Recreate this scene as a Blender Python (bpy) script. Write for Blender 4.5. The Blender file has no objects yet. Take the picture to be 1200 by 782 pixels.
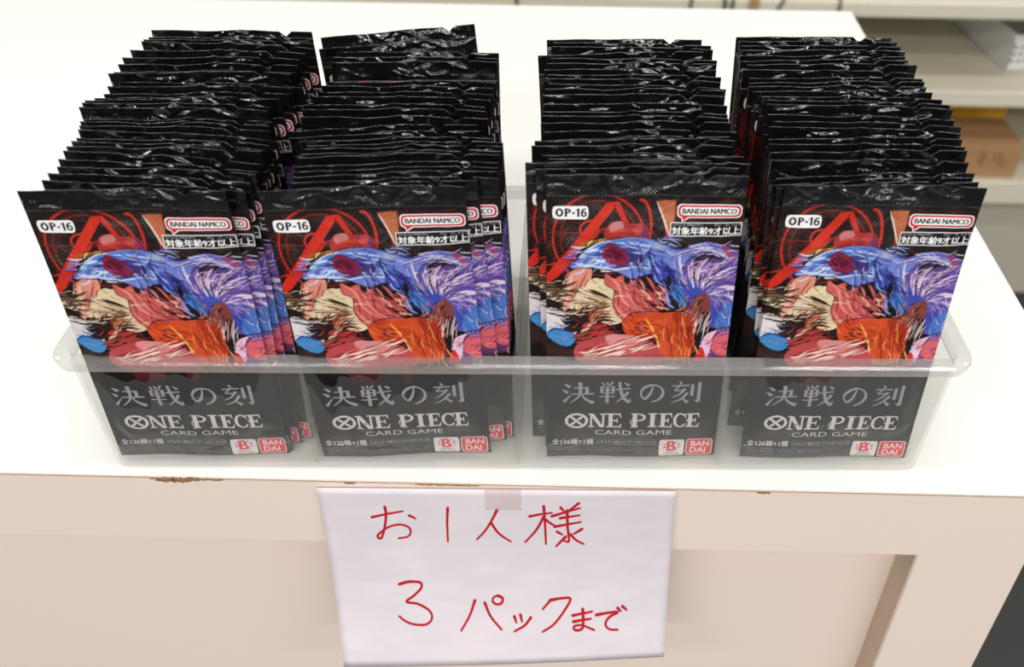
import bpy, bmesh, math, random
import numpy as np
from mathutils import Vector, Matrix, Euler

random.seed(7)
scene = bpy.context.scene
TZ = 0.80                      # height of the counter top above the floor
R = math.radians

# ------------------------------------------------------------------ camera
cam_d = bpy.data.cameras.new('camera')
cam = bpy.data.objects.new('camera', cam_d)
scene.collection.objects.link(cam)
cam.location = (-0.000406, -0.239029, 0.270814 + TZ)
cam.rotation_euler = (0.886894, -0.011816, 0.019608)
cam_d.sensor_width = 36.0
cam_d.lens = 1083.494 * 36.0 / 1200.0
cam_d.shift_x = -77.405 / 1200.0
cam_d.shift_y = -1.1 / 1200.0
cam_d.clip_start = 0.01
cam_d.dof.use_dof = True
cam_d.dof.focus_distance = 0.36
cam_d.dof.aperture_fstop = 11.0
scene.camera = cam

# ------------------------------------------------------------------ light
world = bpy.data.worlds.new('world'); scene.world = world
world.use_nodes = True
bg = world.node_tree.nodes['Background']
bg.inputs['Color'].default_value = (1.0, 0.985, 0.96, 1)
bg.inputs['Strength'].default_value = 0.31

def area(name, loc, size_x, size_y, power, rot=(0, 0, 0), col=(1, 0.98, 0.95)):
    l = bpy.data.lights.new(name, 'AREA'); l.shape = 'RECTANGLE'
    l.size = size_x; l.size_y = size_y; l.energy = power; l.color = col
    o = bpy.data.objects.new(name, l); scene.collection.objects.link(o)
    o.location = loc; o.rotation_euler = rot
    return o
LP = 16.5
for lx in (-1.7, 0.1, 1.9):
    for ly in (-7.0, -4.6, -3.0, -1.5, 0.1, 1.2):
        area('ceiling_tube_light', (lx, ly, 2.65), 1.25, 0.16, LP * (2.1 if ly < -2 else 0.9 if ly < 0 else 0.55))

scene.view_settings.view_transform = 'Standard'
scene.view_settings.look = 'None'
scene.view_settings.exposure = 0.0
scene.view_settings.gamma = 1.0
scene.view_settings.use_curve_mapping = False
scene.cycles.transparent_max_bounces = 40
scene.cycles.max_bounces = 10

# ------------------------------------------------------------------ helpers
def lin(c):
    return tuple(((v / 255.0) / 12.92 if v / 255.0 <= 0.04045 else ((v / 255.0 + 0.055) / 1.055) ** 2.4) for v in c)

def tag(o, label=None, cat=None, group=None, kind=None):
    if label: o['label'] = label
    if cat: o['category'] = cat
    if group: o['group'] = group
    if kind: o['kind'] = kind
    return o

def link(name, me, parent=None):
    o = bpy.data.objects.new(name, me); scene.collection.objects.link(o)
    if parent is not None: o.parent = parent
    return o

def empty(name, loc=(0, 0, 0), rot=(0, 0, 0)):
    o = bpy.data.objects.new(name, None); scene.collection.objects.link(o)
    o.location = loc; o.rotation_euler = rot; o.empty_display_size = 0.02
    return o

def mesh_from(name, verts, faces, mats, midx=None, smooth=False):
    me = bpy.data.meshes.new(name)
    me.from_pydata([tuple(v) for v in verts], [], [tuple(f) for f in faces])
    for m in mats: me.materials.append(m)
    if midx is not None: me.polygons.foreach_set('material_index', np.array(midx, dtype=np.int32))
    if smooth: me.polygons.foreach_set('use_smooth', np.ones(len(me.polygons), dtype=bool))
    me.update()
    return me

def box_bm(bm, x0, x1, y0, y1, z0, z1, bev=0.0, seg=2):
    r = bmesh.ops.create_cube(bm, size=1.0)
    vs = r['verts']
    for v in vs:
        v.co = Vector(((x0 + x1) / 2 + v.co.x * (x1 - x0), (y0 + y1) / 2 + v.co.y * (y1 - y0), (z0 + z1) / 2 + v.co.z * (z1 - z0)))
    if bev > 0:
        es = list({e for v in vs for e in v.link_edges})
        bmesh.ops.bevel(bm, geom=es, offset=bev, segments=seg, affect='EDGES', profile=0.5)

def bm_obj(name, bm, mats, parent=None, smooth=False):
    me = bpy.data.meshes.new(name); bmesh.ops.recalc_face_normals(bm, faces=bm.faces)
    bm.to_mesh(me); bm.free()
    for m in (mats if isinstance(mats, (list, tuple)) else [mats]): me.materials.append(m)
    if smooth: me.polygons.foreach_set('use_smooth', np.ones(len(me.polygons), dtype=bool))
    return link(name, me, parent)

def box(name, b, mat, parent=None, bev=0.0):
    bm = bmesh.new(); box_bm(bm, *b, bev=bev)
    return bm_obj(name, bm, mat, parent)

def tube(name, pts, rad, mat, parent=None, n=10):
    cu = bpy.data.curves.new(name, 'CURVE'); cu.dimensions = '3D'; cu.bevel_depth = rad; cu.bevel_resolution = 3
    cu.use_fill_caps = True
    sp = cu.splines.new('NURBS'); sp.points.add(len(pts) - 1); sp.use_endpoint_u = True; sp.order_u = 3
    for p, q in zip(sp.points, pts): p.co = (*q, 1)
    t = bpy.data.objects.new('tmp', cu); scene.collection.objects.link(t)
    me = bpy.data.meshes.new_from_object(t.evaluated_get(bpy.context.evaluated_depsgraph_get()))
    bpy.data.objects.remove(t); me.name = name
    me.materials.clear(); me.materials.append(mat)
    return link(name, me, parent)

# ------------------------------------------------------------------ materials
def mat(name, col, rough=0.5, spec=0.5, coat=0.0, noise=None, bump=None):
    m = bpy.data.materials.new(name); m.use_nodes = True
    nt = m.node_tree; b = nt.nodes['Principled BSDF']
    b.inputs['Base Color'].default_value = (*lin(col), 1)
    b.inputs['Roughness'].default_value = rough
    b.inputs['Specular IOR Level'].default_value = spec
    b.inputs['Coat Weight'].default_value = coat
    tc = nt.nodes.new('ShaderNodeTexCoord')
    if noise:
        sc, amt = noise
        n = nt.nodes.new('ShaderNodeTexNoise'); n.inputs['Scale'].default_value = sc; n.inputs['Detail'].default_value = 4
        nt.links.new(tc.outputs['Object'], n.inputs['Vector'])
        mx = nt.nodes.new('ShaderNodeMix'); mx.data_type = 'RGBA'
        c = lin(col)
        mx.inputs[6].default_value = (*[max(0, v * (1 - amt)) for v in c], 1)
        mx.inputs[7].default_value = (*[min(1, v * (1 + amt)) for v in c], 1)
        nt.links.new(n.outputs['Fac'], mx.inputs[0]); nt.links.new(mx.outputs[2], b.inputs['Base Color'])
    if bump:
        sc, st, dist = bump
        n = nt.nodes.new('ShaderNodeTexNoise'); n.inputs['Scale'].default_value = sc; n.inputs['Detail'].default_value = 3
        nt.links.new(tc.outputs['Object'], n.inputs['Vector'])
        bp = nt.nodes.new('ShaderNodeBump'); bp.inputs['Strength'].default_value = st; bp.inputs['Distance'].default_value = dist
        nt.links.new(n.outputs['Fac'], bp.inputs['Height']); nt.links.new(bp.outputs[0], b.inputs['Normal'])
    return m

M_top = mat('white_laminate', (241, 241, 236), 0.35, noise=(9, 0.012))
M_front = mat('warm_lit_panel', (238, 222, 210), 0.5, noise=(5, 0.02))  # warm bounce light is tinted into the white front's base colour
M_inner = mat('warm_lit_recess_panel', (236, 218, 206), 0.5, noise=(5, 0.02))  # same warm bounce put into the recessed panel's colour
M_legside = mat('raw_board_edge', (205, 184, 164), 0.6, noise=(60, 0.06))
M_edge = mat('worn_board_edge', (190, 160, 136), 0.7, noise=(180, 0.3))
M_chip = mat('chipped_board', (150, 112, 78), 0.8, noise=(400, 0.4))
M_floor = mat('dark_carpet', (54, 56, 54), 0.9, noise=(220, 0.25), bump=(600, 0.4, 0.002))
M_wall = mat('store_wall', (190, 184, 170), 0.8, noise=(4, 0.03))
M_rack = mat('beige_rack_steel', (226, 220, 200), 0.45, noise=(6, 0.02))
M_rackback = mat('rack_back', (120, 114, 100), 0.6, noise=(6, 0.05))
M_card = mat('brown_cardboard', (176, 134, 92), 0.8, noise=(40, 0.06))
M_cardink = mat('cardboard_print', (118, 84, 56), 0.8)
M_yel = mat('yellow_carton', (206, 158, 20), 0.6, noise=(30, 0.06))
M_basket = mat('white_plastic', (236, 236, 236), 0.35)
M_cable = mat('grey_cable', (60, 60, 60), 0.5)
M_wood = mat('brown_batten', (178, 140, 100), 0.6, noise=(60, 0.15))
M_ink = mat('red_marker_ink', (190, 22, 34), 0.5)
M_white = mat('print_white', (244, 244, 244), 0.3)
M_grey = mat('print_silver', (150, 150, 156), 0.25)
M_pale = mat('print_pale', (214, 206, 206), 0.3)
M_dim = mat('print_dim', (120, 116, 120), 0.3)
M_black = mat('print_black', (14, 14, 16), 0.3)
M_red = mat('print_red', (208, 40, 52), 0.3)

def paper_mat():
    m = bpy.data.materials.new('thin_paper'); m.use_nodes = True
    nt = m.node_tree; b = nt.nodes['Principled BSDF']; out = nt.nodes['Material Output']
    tc = nt.nodes.new('ShaderNodeTexCoord')
    mp = nt.nodes.new('ShaderNodeMapping'); mp.inputs['Scale'].default_value = (26, 26, 60)
    nt.links.new(tc.outputs['Object'], mp.inputs['Vector'])
    n = nt.nodes.new('ShaderNodeTexNoise'); n.inputs['Scale'].default_value = 1.6; n.inputs['Detail'].default_value = 5
    nt.links.new(mp.outputs[0], n.inputs['Vector'])
    cr = nt.nodes.new('ShaderNodeValToRGB')
    cr.color_ramp.elements[0].position = 0.35; cr.color_ramp.elements[0].color = (*lin((231, 224, 232)), 1)
    cr.color_ramp.elements[1].position = 0.68; cr.color_ramp.elements[1].color = (*lin((240, 231, 236)), 1)
    nt.links.new(n.outputs['Fac'], cr.inputs[0]); nt.links.new(cr.outputs[0], b.inputs['Base Color'])
    b.inputs['Roughness'].default_value = 0.75
    tr = nt.nodes.new('ShaderNodeBsdfTranslucent'); nt.links.new(cr.outputs[0], tr.inputs['Color'])
    mx = nt.nodes.new('ShaderNodeMixShader'); mx.inputs[0].default_value = 0.15
    nt.links.new(b.outputs[0], mx.inputs[1]); nt.links.new(tr.outputs[0], mx.inputs[2]); nt.links.new(mx.outputs[0], out.inputs[0])
    return m
M_paper = paper_mat()

def clear_mat(name, haze, tint=(0.985, 0.985, 0.98), rough=0.06, hazecol=(236, 234, 230)):
    m = bpy.data.materials.new(name); m.use_nodes = True
    nt = m.node_tree; nt.nodes.remove(nt.nodes['Principled BSDF']); out = nt.nodes['Material Output']
    tr = nt.nodes.new('ShaderNodeBsdfTransparent'); tr.inputs[0].default_value = (*tint, 1)
    df = nt.nodes.new('ShaderNodeBsdfDiffuse'); df.inputs[0].default_value = (*lin(hazecol), 1)
    tl = nt.nodes.new('ShaderNodeBsdfTranslucent'); tl.inputs[0].default_value = (*lin(hazecol), 1)
    dm = nt.nodes.new('ShaderNodeMixShader'); dm.inputs[0].default_value = 0.35
    nt.links.new(df.outputs[0], dm.inputs[1]); nt.links.new(tl.outputs[0], dm.inputs[2])
    m1 = nt.nodes.new('ShaderNodeMixShader'); m1.inputs[0].default_value = haze
    nt.links.new(tr.outputs[0], m1.inputs[1]); nt.links.new(dm.outputs[0], m1.inputs[2])
    gl = nt.nodes.new('ShaderNodeBsdfGlossy'); gl.inputs['Roughness'].default_value = rough
    lw = nt.nodes.new('ShaderNodeLayerWeight'); lw.inputs[0].default_value = 0.5
    pw = nt.nodes.new('ShaderNodeMath'); pw.operation = 'POWER'; pw.inputs[1].default_value = 4.0
    nt.links.new(lw.outputs['Facing'], pw.inputs[0])
    fr = nt.nodes.new('ShaderNodeMath'); fr.operation = 'MULTIPLY_ADD'; fr.inputs[1].default_value = 0.4; fr.inputs[2].default_value = 0.025
    nt.links.new(pw.outputs[0], fr.inputs[0])
    m2 = nt.nodes.new('ShaderNodeMixShader')
    nt.links.new(fr.outputs[0], m2.inputs[0]); nt.links.new(m1.outputs[0], m2.inputs[1]); nt.links.new(gl.outputs[0], m2.inputs[2])
    nt.links.new(m2.outputs[0], out.inputs[0])
    return m
M_clear = clear_mat('clear_plastic', 0.06)  # haze: slight frosting plus reflected bright surroundings, mixed in as white diffuse
M_rim = clear_mat('clear_plastic_rim', 0.22, tint=(0.95, 0.95, 0.95))
M_div = clear_mat('clear_plastic_divider', 0.14, tint=(0.95, 0.95, 0.94))
M_tape = clear_mat('matte_tape', 0.30, tint=(0.97, 0.93, 0.92), rough=0.4, hazecol=(240, 228, 226))

# foil: printed colour comes from the mesh, wrinkles and crimp embossing are bump
def foil_mat(name, printed, wrinkle, rough):
    m = bpy.data.materials.new(name); m.use_nodes = True
    nt = m.node_tree; b = nt.nodes['Principled BSDF']; L = nt.links.new
    b.inputs['Roughness'].default_value = rough
    b.inputs['Specular IOR Level'].default_value = 0.5 if printed else 0.85
    b.inputs['Coat Weight'].default_value = 0.0
    b.inputs['Coat Roughness'].default_value = 0.05
    if printed:
        at = nt.nodes.new('ShaderNodeAttribute'); at.attribute_name = 'print_colour'
        L(at.outputs['Color'], b.inputs['Base Color'])
    else:
        b.inputs['Base Color'].default_value = (0.0045, 0.0045, 0.0055, 1)
    tc = nt.nodes.new('ShaderNodeTexCoord'); oi = nt.nodes.new('ShaderNodeObjectInfo')
    rnd = nt.nodes.new('ShaderNodeMath'); rnd.operation = 'MULTIPLY'; rnd.inputs[1].default_value = 3.0
    L(oi.outputs['Random'], rnd.inputs[0])
    cb = nt.nodes.new('ShaderNodeCombineXYZ'); L(rnd.outputs[0], cb.inputs[0]); L(rnd.outputs[0], cb.inputs[1])
    va = nt.nodes.new('ShaderNodeVectorMath'); va.operation = 'ADD'
    L(tc.outputs['Object'], va.inputs[0]); L(cb.outputs[0], va.inputs[1])
    mp = nt.nodes.new('ShaderNodeMapping'); mp.inputs['Scale'].default_value = (85, 85, 70)
    L(va.outputs[0], mp.inputs['Vector'])
    n = nt.nodes.new('ShaderNodeTexNoise'); n.inputs['Scale'].default_value = 1.0; n.inputs['Detail'].default_value = 0.6
    n.inputs['Distortion'].default_value = 1.2
    L(mp.outputs[0], n.inputs['Vector'])
    bp = nt.nodes.new('ShaderNodeBump'); bp.inputs['Strength'].default_value = wrinkle; bp.inputs['Distance'].default_value = 0.0055
    # finer creases gathered round the centre fold
    n2 = nt.nodes.new('ShaderNodeTexNoise'); n2.inputs['Scale'].default_value = 2.0; n2.inputs['Detail'].default_value = 0.0
    n2.inputs['Distortion'].default_value = 1.6; L(mp.outputs[0], n2.inputs['Vector'])
    sx0 = nt.nodes.new('ShaderNodeSeparateXYZ'); L(tc.outputs['Object'], sx0.inputs[0])
    def mt(op, a, bb):
        q = nt.nodes.new('ShaderNodeMath'); q.operation = op
        for i, v in enumerate((a, bb)):
            if isinstance(v, (int, float)): q.inputs[i].default_value = v
            else: L(v, q.inputs[i])
        return q.outputs[0]
    dx = mt('ABSOLUTE', mt('SUBTRACT', sx0.outputs[0], 0.006), 0)
    fr_ = nt.nodes.new('ShaderNodeMapRange'); fr_.inputs[1].default_value = 0.020; fr_.inputs[2].default_value = 0.004; fr_.inputs[3].default_value = 0.0; fr_.inputs[4].default_value = 0.30
    L(dx, fr_.inputs[0])
    hh = mt('ADD', n.outputs['Fac'], mt('MULTIPLY', n2.outputs['Fac'], fr_.outputs[0]))
    L(hh, bp.inputs['Height'])
    # crimp dots in the sealing zone
    sx = nt.nodes.new('ShaderNodeSeparateXYZ'); L(tc.outputs['Object'], sx.inputs[0])
    def mth(op, a, bb=None, c=None):
        q = nt.nodes.new('ShaderNodeMath'); q.operation = op
        for i, v in enumerate((a, bb, c)):
            if v is None: continue
            if isinstance(v, (int, float)): q.inputs[i].default_value = v
            else: L(v, q.inputs[i])
        return q.outputs[0]
    s1 = mth('SINE', mth('MULTIPLY', sx.outputs[0], 2 * math.pi / 0.00125))
    s2 = mth('SINE', mth('MULTIPLY', sx.outputs[2], 2 * math.pi / 0.00125))
    dots = mth('MULTIPLY', s1, s2)
    mr = nt.nodes.new('ShaderNodeMapRange'); mr.inputs[1].default_value = 0.0885; mr.inputs[2].default_value = 0.094
    L(sx.outputs[2], mr.inputs[0])
    row = mth('COMPARE', sx.outputs[2], 0.1160, 0.00055)
    row2 = mth('COMPARE', sx.outputs[2], 0.1115, 0.00055)
    zone = mth('LESS_THAN', sx.outputs[2], 0.1150)
    h = mth('ADD', mth('MULTIPLY', dots, mth('MULTIPLY', mth('MULTIPLY', mr.outputs[0], zone), 0.35)), mth('MULTIPLY', s1, mth('ADD', row, row2)))
    bp2 = nt.nodes.new('ShaderNodeBump'); bp2.inputs['Strength'].default_value = 0.4; bp2.inputs['Distance'].default_value = 0.0005
    L(h, bp2.inputs['Height']); L(bp.outputs[0], bp2.inputs['Normal'])
    L(bp2.outputs[0], b.inputs['Normal']); L(bp2.outputs[0], b.inputs['Coat Normal'])
    return m
M_foil = foil_mat('printed_foil', True, 0.22, 0.28)
M_seal = foil_mat('black_seal_foil', False, 0.45, 0.06)

# ------------------------------------------------------------------ setting: floor and wall
o = box('floor', (-3.2, 3.2, -2.5, 2.2, -0.02, 0.0), M_floor); tag(o, 'dark grey carpet floor below the counter', 'floor', kind='structure')
o = box('wall_back', (-3.2, 3.2, 2.2, 2.25, 0.0, 2.8), M_wall); tag(o, 'plain wall behind the beige rack', 'wall', kind='structure')

# ------------------------------------------------------------------ counter
XR, YF, H1, XI, SB, XO = 0.2108, 0.5154, 0.0378, 0.1386, 0.0162, 0.1837
XL = -0.62
ctr = empty('display_counter', (0, 0, 0))
tag(ctr, 'white display counter with front panel tinted by warm light and worn front edge', 'counter')
box('countertop', (XL, XR, 0.0, YF, TZ - 0.0007, TZ), M_top, ctr)
box('edge_banding', (XL, XR, -0.0002, 0.0012, TZ - 0.0012, TZ - 0.0006), M_edge, ctr)
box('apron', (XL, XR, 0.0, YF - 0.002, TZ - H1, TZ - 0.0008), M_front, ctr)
rc = random.Random(3)
for (x0, x1, z0, z1, k) in [(-0.168, -0.139, -0.0022, -0.0004, 16), (-0.166, -0.152, -0.0034, -0.0016, 7), (-0.0925, -0.088, -0.0020, -0.0008, 3), (0.0672, 0.0724, -0.0022, -0.0010, 3), (-0.065, -0.04, -0.0017, -0.0009, 5)]:
    bm = bmesh.new(); n = 26; up = []; dn = []
    for q in range(n + 1):                          # one ragged chip: irregular upper and lower outline
        x = x0 + (x1 - x0) * q / n; e = abs(math.sin(math.pi * q / n)) ** .4
        cz = (z0 + z1) / 2 + rc.uniform(-.2, .2) * (z1 - z0); hw = (z1 - z0) * rc.uniform(.10, .5) * e + .00008
        up.append((x, cz + hw)); dn.append((x, cz - hw))
    A = [[bm.verts.new((x, y, TZ + z)) for x, z in row] for y in (-.0004, .0004) for row in (up, dn)]
    for q in range(n):
        for u_, d_ in ((A[0], A[1]), (A[2], A[3])): bm.faces.new((u_[q], u_[q + 1], d_[q + 1], d_[q]))
        bm.faces.new((A[0][q], A[0][q + 1], A[2][q + 1], A[2][q])); bm.faces.new((A[1][q], A[1][q + 1], A[3][q + 1], A[3][q]))
    for q in (0, n): bm.faces.new((A[0][q], A[1][q], A[3][q], A[2][q]))
    bm_obj('edge_chip', bm, M_chip, ctr)
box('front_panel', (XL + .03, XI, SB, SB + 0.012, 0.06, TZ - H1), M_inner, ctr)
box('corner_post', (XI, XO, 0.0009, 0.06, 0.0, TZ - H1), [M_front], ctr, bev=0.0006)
box('post_inner_face', (XI - 0.0008, XI, 0.0012, SB, 0.0, TZ - H1), M_legside, ctr)
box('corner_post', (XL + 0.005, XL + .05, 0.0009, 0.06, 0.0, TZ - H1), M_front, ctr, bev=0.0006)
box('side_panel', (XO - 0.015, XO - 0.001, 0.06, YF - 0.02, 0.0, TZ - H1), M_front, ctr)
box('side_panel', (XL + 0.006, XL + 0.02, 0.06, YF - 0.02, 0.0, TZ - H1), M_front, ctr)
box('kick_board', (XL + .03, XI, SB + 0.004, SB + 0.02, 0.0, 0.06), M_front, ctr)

# ------------------------------------------------------------------ rack behind the counter
YR = 1.2
rack = empty('shelving_rack', (0.1, YR, 0))
tag(rack, 'beige metal shelving rack standing behind the counter', 'shelf')
RX0, RX1, RYB = -1.1, 1.3, 1.68
def rb(name, x0, x1, y0, y1, z0, z1, m, bev=0.0):
    return box(name, (x0 - 0.1, x1 - 0.1, y0 - YR, y1 - YR, z0, z1), m, rack, bev)
for zt, zb in ((-0.231, -0.2545), (-0.3735, -0.4005), (-0.5415, -0.5845)):
    rb('shelf_board', RX0, RX1, YR, RYB, TZ + zb, TZ + zt, M_rack, 0.002)
rb('back_panel', RX0, RX1, RYB, RYB + 0.01, 0.0, TZ + 0.3, M_rackback)
rb('base_panel', RX0, RX1, YR + 0.03, YR + 0.045, 0.0, TZ - 0.5845, M_wall)
for x in (RX0, RX1 - 0.03):
    rb('upright', x, x + 0.03, YR + 0.002, YR + 0.035, 0.0, TZ + 0.3, M_rack, 0.002)
    rb('upright', x, x + 0.03, RYB - 0.035, RYB, 0.0, TZ + 0.3, M_rack, 0.002)

# cables hanging over the rack's upper board
for k, (x, w, dx, lab) in enumerate([(0.148, .0022, .004, 'thin grey cable hanging leftmost over the upper shelf edge'), (0.205, .003, .0, 'thick dark cable hanging beside the brown batten on the upper shelf'), (0.2135, .0026, .003, 'dark cable right next to the thick cable on the upper shelf'), (0.268, .0022, .02, 'slanting thin cable right of the brown batten'), (0.378, .002, .004, 'thin dark cable hanging near the far right corner of the counter')]):
    c = tube('hanging_cable', [(x + dx * 2, YR + 0.05, TZ - .2265), (x + dx * 1.5, YR - .002, TZ - .226), (x + dx, YR - 0.006, TZ - .24), (x, YR - 0.006, TZ - .30), (x - dx * .5, YR - 0.004, TZ - .36)], w, M_cable)
    tag(c, lab, 'cable', 'cables hanging over the rack')
c = tube('hanging_cable', [(-0.12, YR + .03, TZ - .2265), (-0.118, YR - .002, TZ - .226), (-0.117, YR - .006, TZ - .27), (-0.117, YR - .005, TZ - .36)], .003, M_cable)
tag(c, 'dark cable hanging behind the middle of the counter far edge', 'cable', 'cables hanging over the rack')
w = box('wooden_batten', (0.243, 0.257, YR - 0.012, YR - 0.001, TZ - .33, TZ - .226), M_wood, None, 0.001)
tag(w, 'short brown wooden batten upright against the upper shelf edge', 'batten')

# cardboard box and yellow carton on the lowest visible board
zb = TZ - 0.5415
cb = empty('cardboard_box', (0.675, 1.275, zb)); tag(cb, 'brown cardboard box with faint printed marks on lower rack shelf', 'box')
bm = bmesh.new(); box_bm(bm, -0.075, 0.075, -0.06, 0.045, 0.0, 0.064, 0.004, 3)
for v in bm.verts:                     # slightly bulged sides
    v.co.x *= 1 + 0.02 * math.sin(v.co.z / 0.064 * math.pi)
bm_obj('carton_body', bm, M_card, cb)
box('top_flap', (-0.074, 0.074, -0.0595, -0.0078, 0.0638, 0.0655), M_card, cb, 0.0006)
box('top_flap', (-0.074, 0.074, -0.0068, 0.0445, 0.0638, 0.0655), M_card, cb, 0.0006)
bm = bmesh.new()
def ring2d(bm, cx, cz, r0, r1, y, a0=0, a1=360, n=18):
    pv = None
    for i in range(n + 1):
        t = R(a0 + (a1 - a0) * i / n)
        p = (bm.verts.new((cx + r0 * math.cos(t), y, cz + r0 * math.sin(t))), bm.verts.new((cx + r1 * math.cos(t), y, cz + r1 * math.sin(t))))
        if pv: bm.faces.new((pv[0], pv[1], p[1], p[0]))
        pv = p
ring2d(bm, 0.035, 0.042, 0.006, 0.0075, -0.0612); ring2d(bm, 0.046, 0.030, 0.005, 0.0062, -0.0612)
ring2d(bm, -0.040, 0.012, 0.020, 0.0215, -0.0612, 20, 130)
for (x, z) in ((0.008, 0.05), (0.011, 0.043), (0.007, 0.037), (0.010, 0.030), (-0.02, 0.03)):
    box_bm(bm, x - .005, x + .005, -0.0613, -0.0609, z - .0012, z + .0012)
bm_obj('printed_mark', bm, M_cardink, cb)
yc = empty('yellow_carton', (0.655, 1.44, zb)); tag(yc, 'yellow carton behind the brown cardboard box on the rack', 'box')
bm = bmesh.new(); box_bm(bm, -0.13, 0.13, -0.05, 0.05, 0.0, 0.110, 0.003, 2); bm_obj('carton_body', bm, M_yel, yc)
box('lid', (-0.131, 0.131, -0.051, 0.051, 0.102, 0.114), M_yel, yc, 0.002)

# perforated white basket
bk = empty('plastic_basket', (0.823, 1.437, TZ - 0.3735), (0, 0, R(6.0)))
tag(bk, 'white plastic basket with round holes on the rack shelf', 'basket')
def perforated(name, w, h, hole, nx, nz, z0, mat_, parent, loc, rotz, t=0.003):
    """wall panel w x h with a grid of round holes, thickness t"""
    bm = bmesh.new(); cw = w / nx; mz = 0.012; ch = (h - 2 * mz) / nz
    def quad(a, b, c, d): bm.faces.new([bm.verts.new(p) for p in (a, b, c, d)])
    for i in range(nx):
        for j in range(nz):
            cx = -w / 2 + (i + .5) * cw; cz = mz + (j + .5) * ch; n = 12
            def sq(t_):
                c, s = math.cos(t_), math.sin(t_); k = max(abs(c), abs(s)); return (cx + c / k * cw / 2, 0, cz + s / k * ch / 2)
            for a in range(n):
                t0, t1 = (a + .5) / n * 2 * math.pi - math.pi / n - math.pi / 4 + math.pi / 12, 0
                t0 = 2 * math.pi * a / n + math.pi / 4; t1 = 2 * math.pi * (a + 1) / n + math.pi / 4
                quad(sq(t0), sq(t1), (cx + hole * math.cos(t1), 0, cz + hole * math.sin(t1)), (cx + hole * math.cos(t0), 0, cz + hole * math.sin(t0)))
    quad((-w / 2, 0, 0), (w / 2, 0, 0), (w / 2, 0, mz), (-w / 2, 0, mz))
    quad((-w / 2, 0, h - mz), (w / 2, 0, h - mz), (w / 2, 0, h), (-w / 2, 0, h))
    bmesh.ops.remove_doubles(bm, verts=bm.verts, dist=1e-5)
    r = bmesh.ops.extrude_face_region(bm, geom=list(bm.faces))
    for e in r['geom']:
        if isinstance(e, bmesh.types.BMVert): e.co.y += t
    o = bm_obj(name, bm, mat_, parent); o.location = loc; o.rotation_euler = (0, 0, rotz); return o
BW, BD, BH = 0.26, 0.28, 0.060
perforated('front_wall', BW, BH, 0.0034, 22, 3, 0, M_basket, bk, (0, -BD / 2, 0), 0)
perforated('back_wall', BW, BH, 0.0034, 22, 3, 0, M_basket, bk, (0, BD / 2 - .003, 0), 0)
perforated('side_wall', BD, BH, 0.0034, 23, 3, 0, M_basket, bk, (-BW / 2 + .003, 0, 0), R(90))
perforated('side_wall', BD, BH, 0.0034, 23, 3, 0, M_basket, bk, (BW / 2, 0, 0), R(90))
box('bottom', (-BW / 2, BW / 2, -BD / 2, BD / 2, 0, 0.003), M_basket, bk)
bm = bmesh.new()
for b_ in ((-BW / 2 - .004, BW / 2 + .004, -BD / 2 - .004, -BD / 2 + .004), (-BW / 2 - .004, BW / 2 + .004, BD / 2 - .004, BD / 2 + .004), (-BW / 2 - .004, -BW / 2 + .004, -BD / 2 + .004, BD / 2 - .004), (BW / 2 - .004, BW / 2 + .004, -BD / 2 + .004, BD / 2 - .004)):
    box_bm(bm, *b_, BH - .004, BH + .004, 0.0015)
bm_obj('rim', bm, M_basket, bk)

# ------------------------------------------------------------------ tray
TX, TY, TTH = -0.0257, 0.00747, 0.02365
WB, DT, HT = 0.3135, 0.1301, 0.0515
GX, GY, GYB, LIP, LH, WT = 0.0072, -0.0076, -0.0035, 0.0036, 0.0046, 0.0012
tray = empty('divided_tray', (TX, TY, TZ), (0, 0, TTH))
tag(tray, 'clear plastic tray with four compartments holding the card packs', 'tray')
def rrect(x0, x1, y0, y1, r, z, n=6):
    pts = []
    for (cx, cy, a0) in ((x1 - r, y0 + r, -90), (x1 - r, y1 - r, 0), (x0 + r, y1 - r, 90), (x0 + r, y0 + r, 180)):
        for i in range(n + 1):
            t = R(a0 + 90 * i / n); pts.append((cx + r * math.cos(t), cy + r * math.sin(t), z))
    return pts
def tsec(z, grow=0.0, r=0.0042):
    k = z / HT
    return rrect(-WB / 2 - GX * k - grow, WB / 2 + GX * k + grow, -GY * k - grow, DT + GYB * k + grow, max(.0012, r + grow), z)
def loft(name, loops, mat_, parent, cap0=True, cap1=True, closed=False):
    n = len(loops[0]); verts = [p for l in loops for p in l]; faces = []
    L_ = len(loops)
    for i in range(L_ if closed else L_ - 1):
        a, b = i * n, ((i + 1) % L_) * n
        for j in range(n):
            k = (j + 1) % n; faces.append((a + j, a + k, b + k, b + j))
    if not closed:
        if cap0: faces.append(tuple(range(n))[::-1])
        if cap1: faces.append(tuple(range((L_ - 1) * n, L_ * n)))
    me = mesh_from(name, verts, faces, [mat_]); return link(name, me, parent)
ZR = HT - LH
loft('tray_body', [tsec(0.0, -.0012), tsec(0.0004, -.0004), tsec(0.0014, 0), tsec(ZR - .0002), tsec(ZR - .0002, -WT), tsec(0.0028, -WT), tsec(0.0014, -WT - .001)], M_clear, tray)
loft('tray_rim', [tsec(ZR, 0), tsec(ZR, LIP), tsec(HT - .0014, LIP + .0008), tsec(HT - .0003, LIP + .0003), tsec(HT, LIP - .0008), tsec(HT, -WT + .0006), tsec(HT - .0005, -WT), tsec(ZR, -WT)], M_rim, tray, closed=True)
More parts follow.
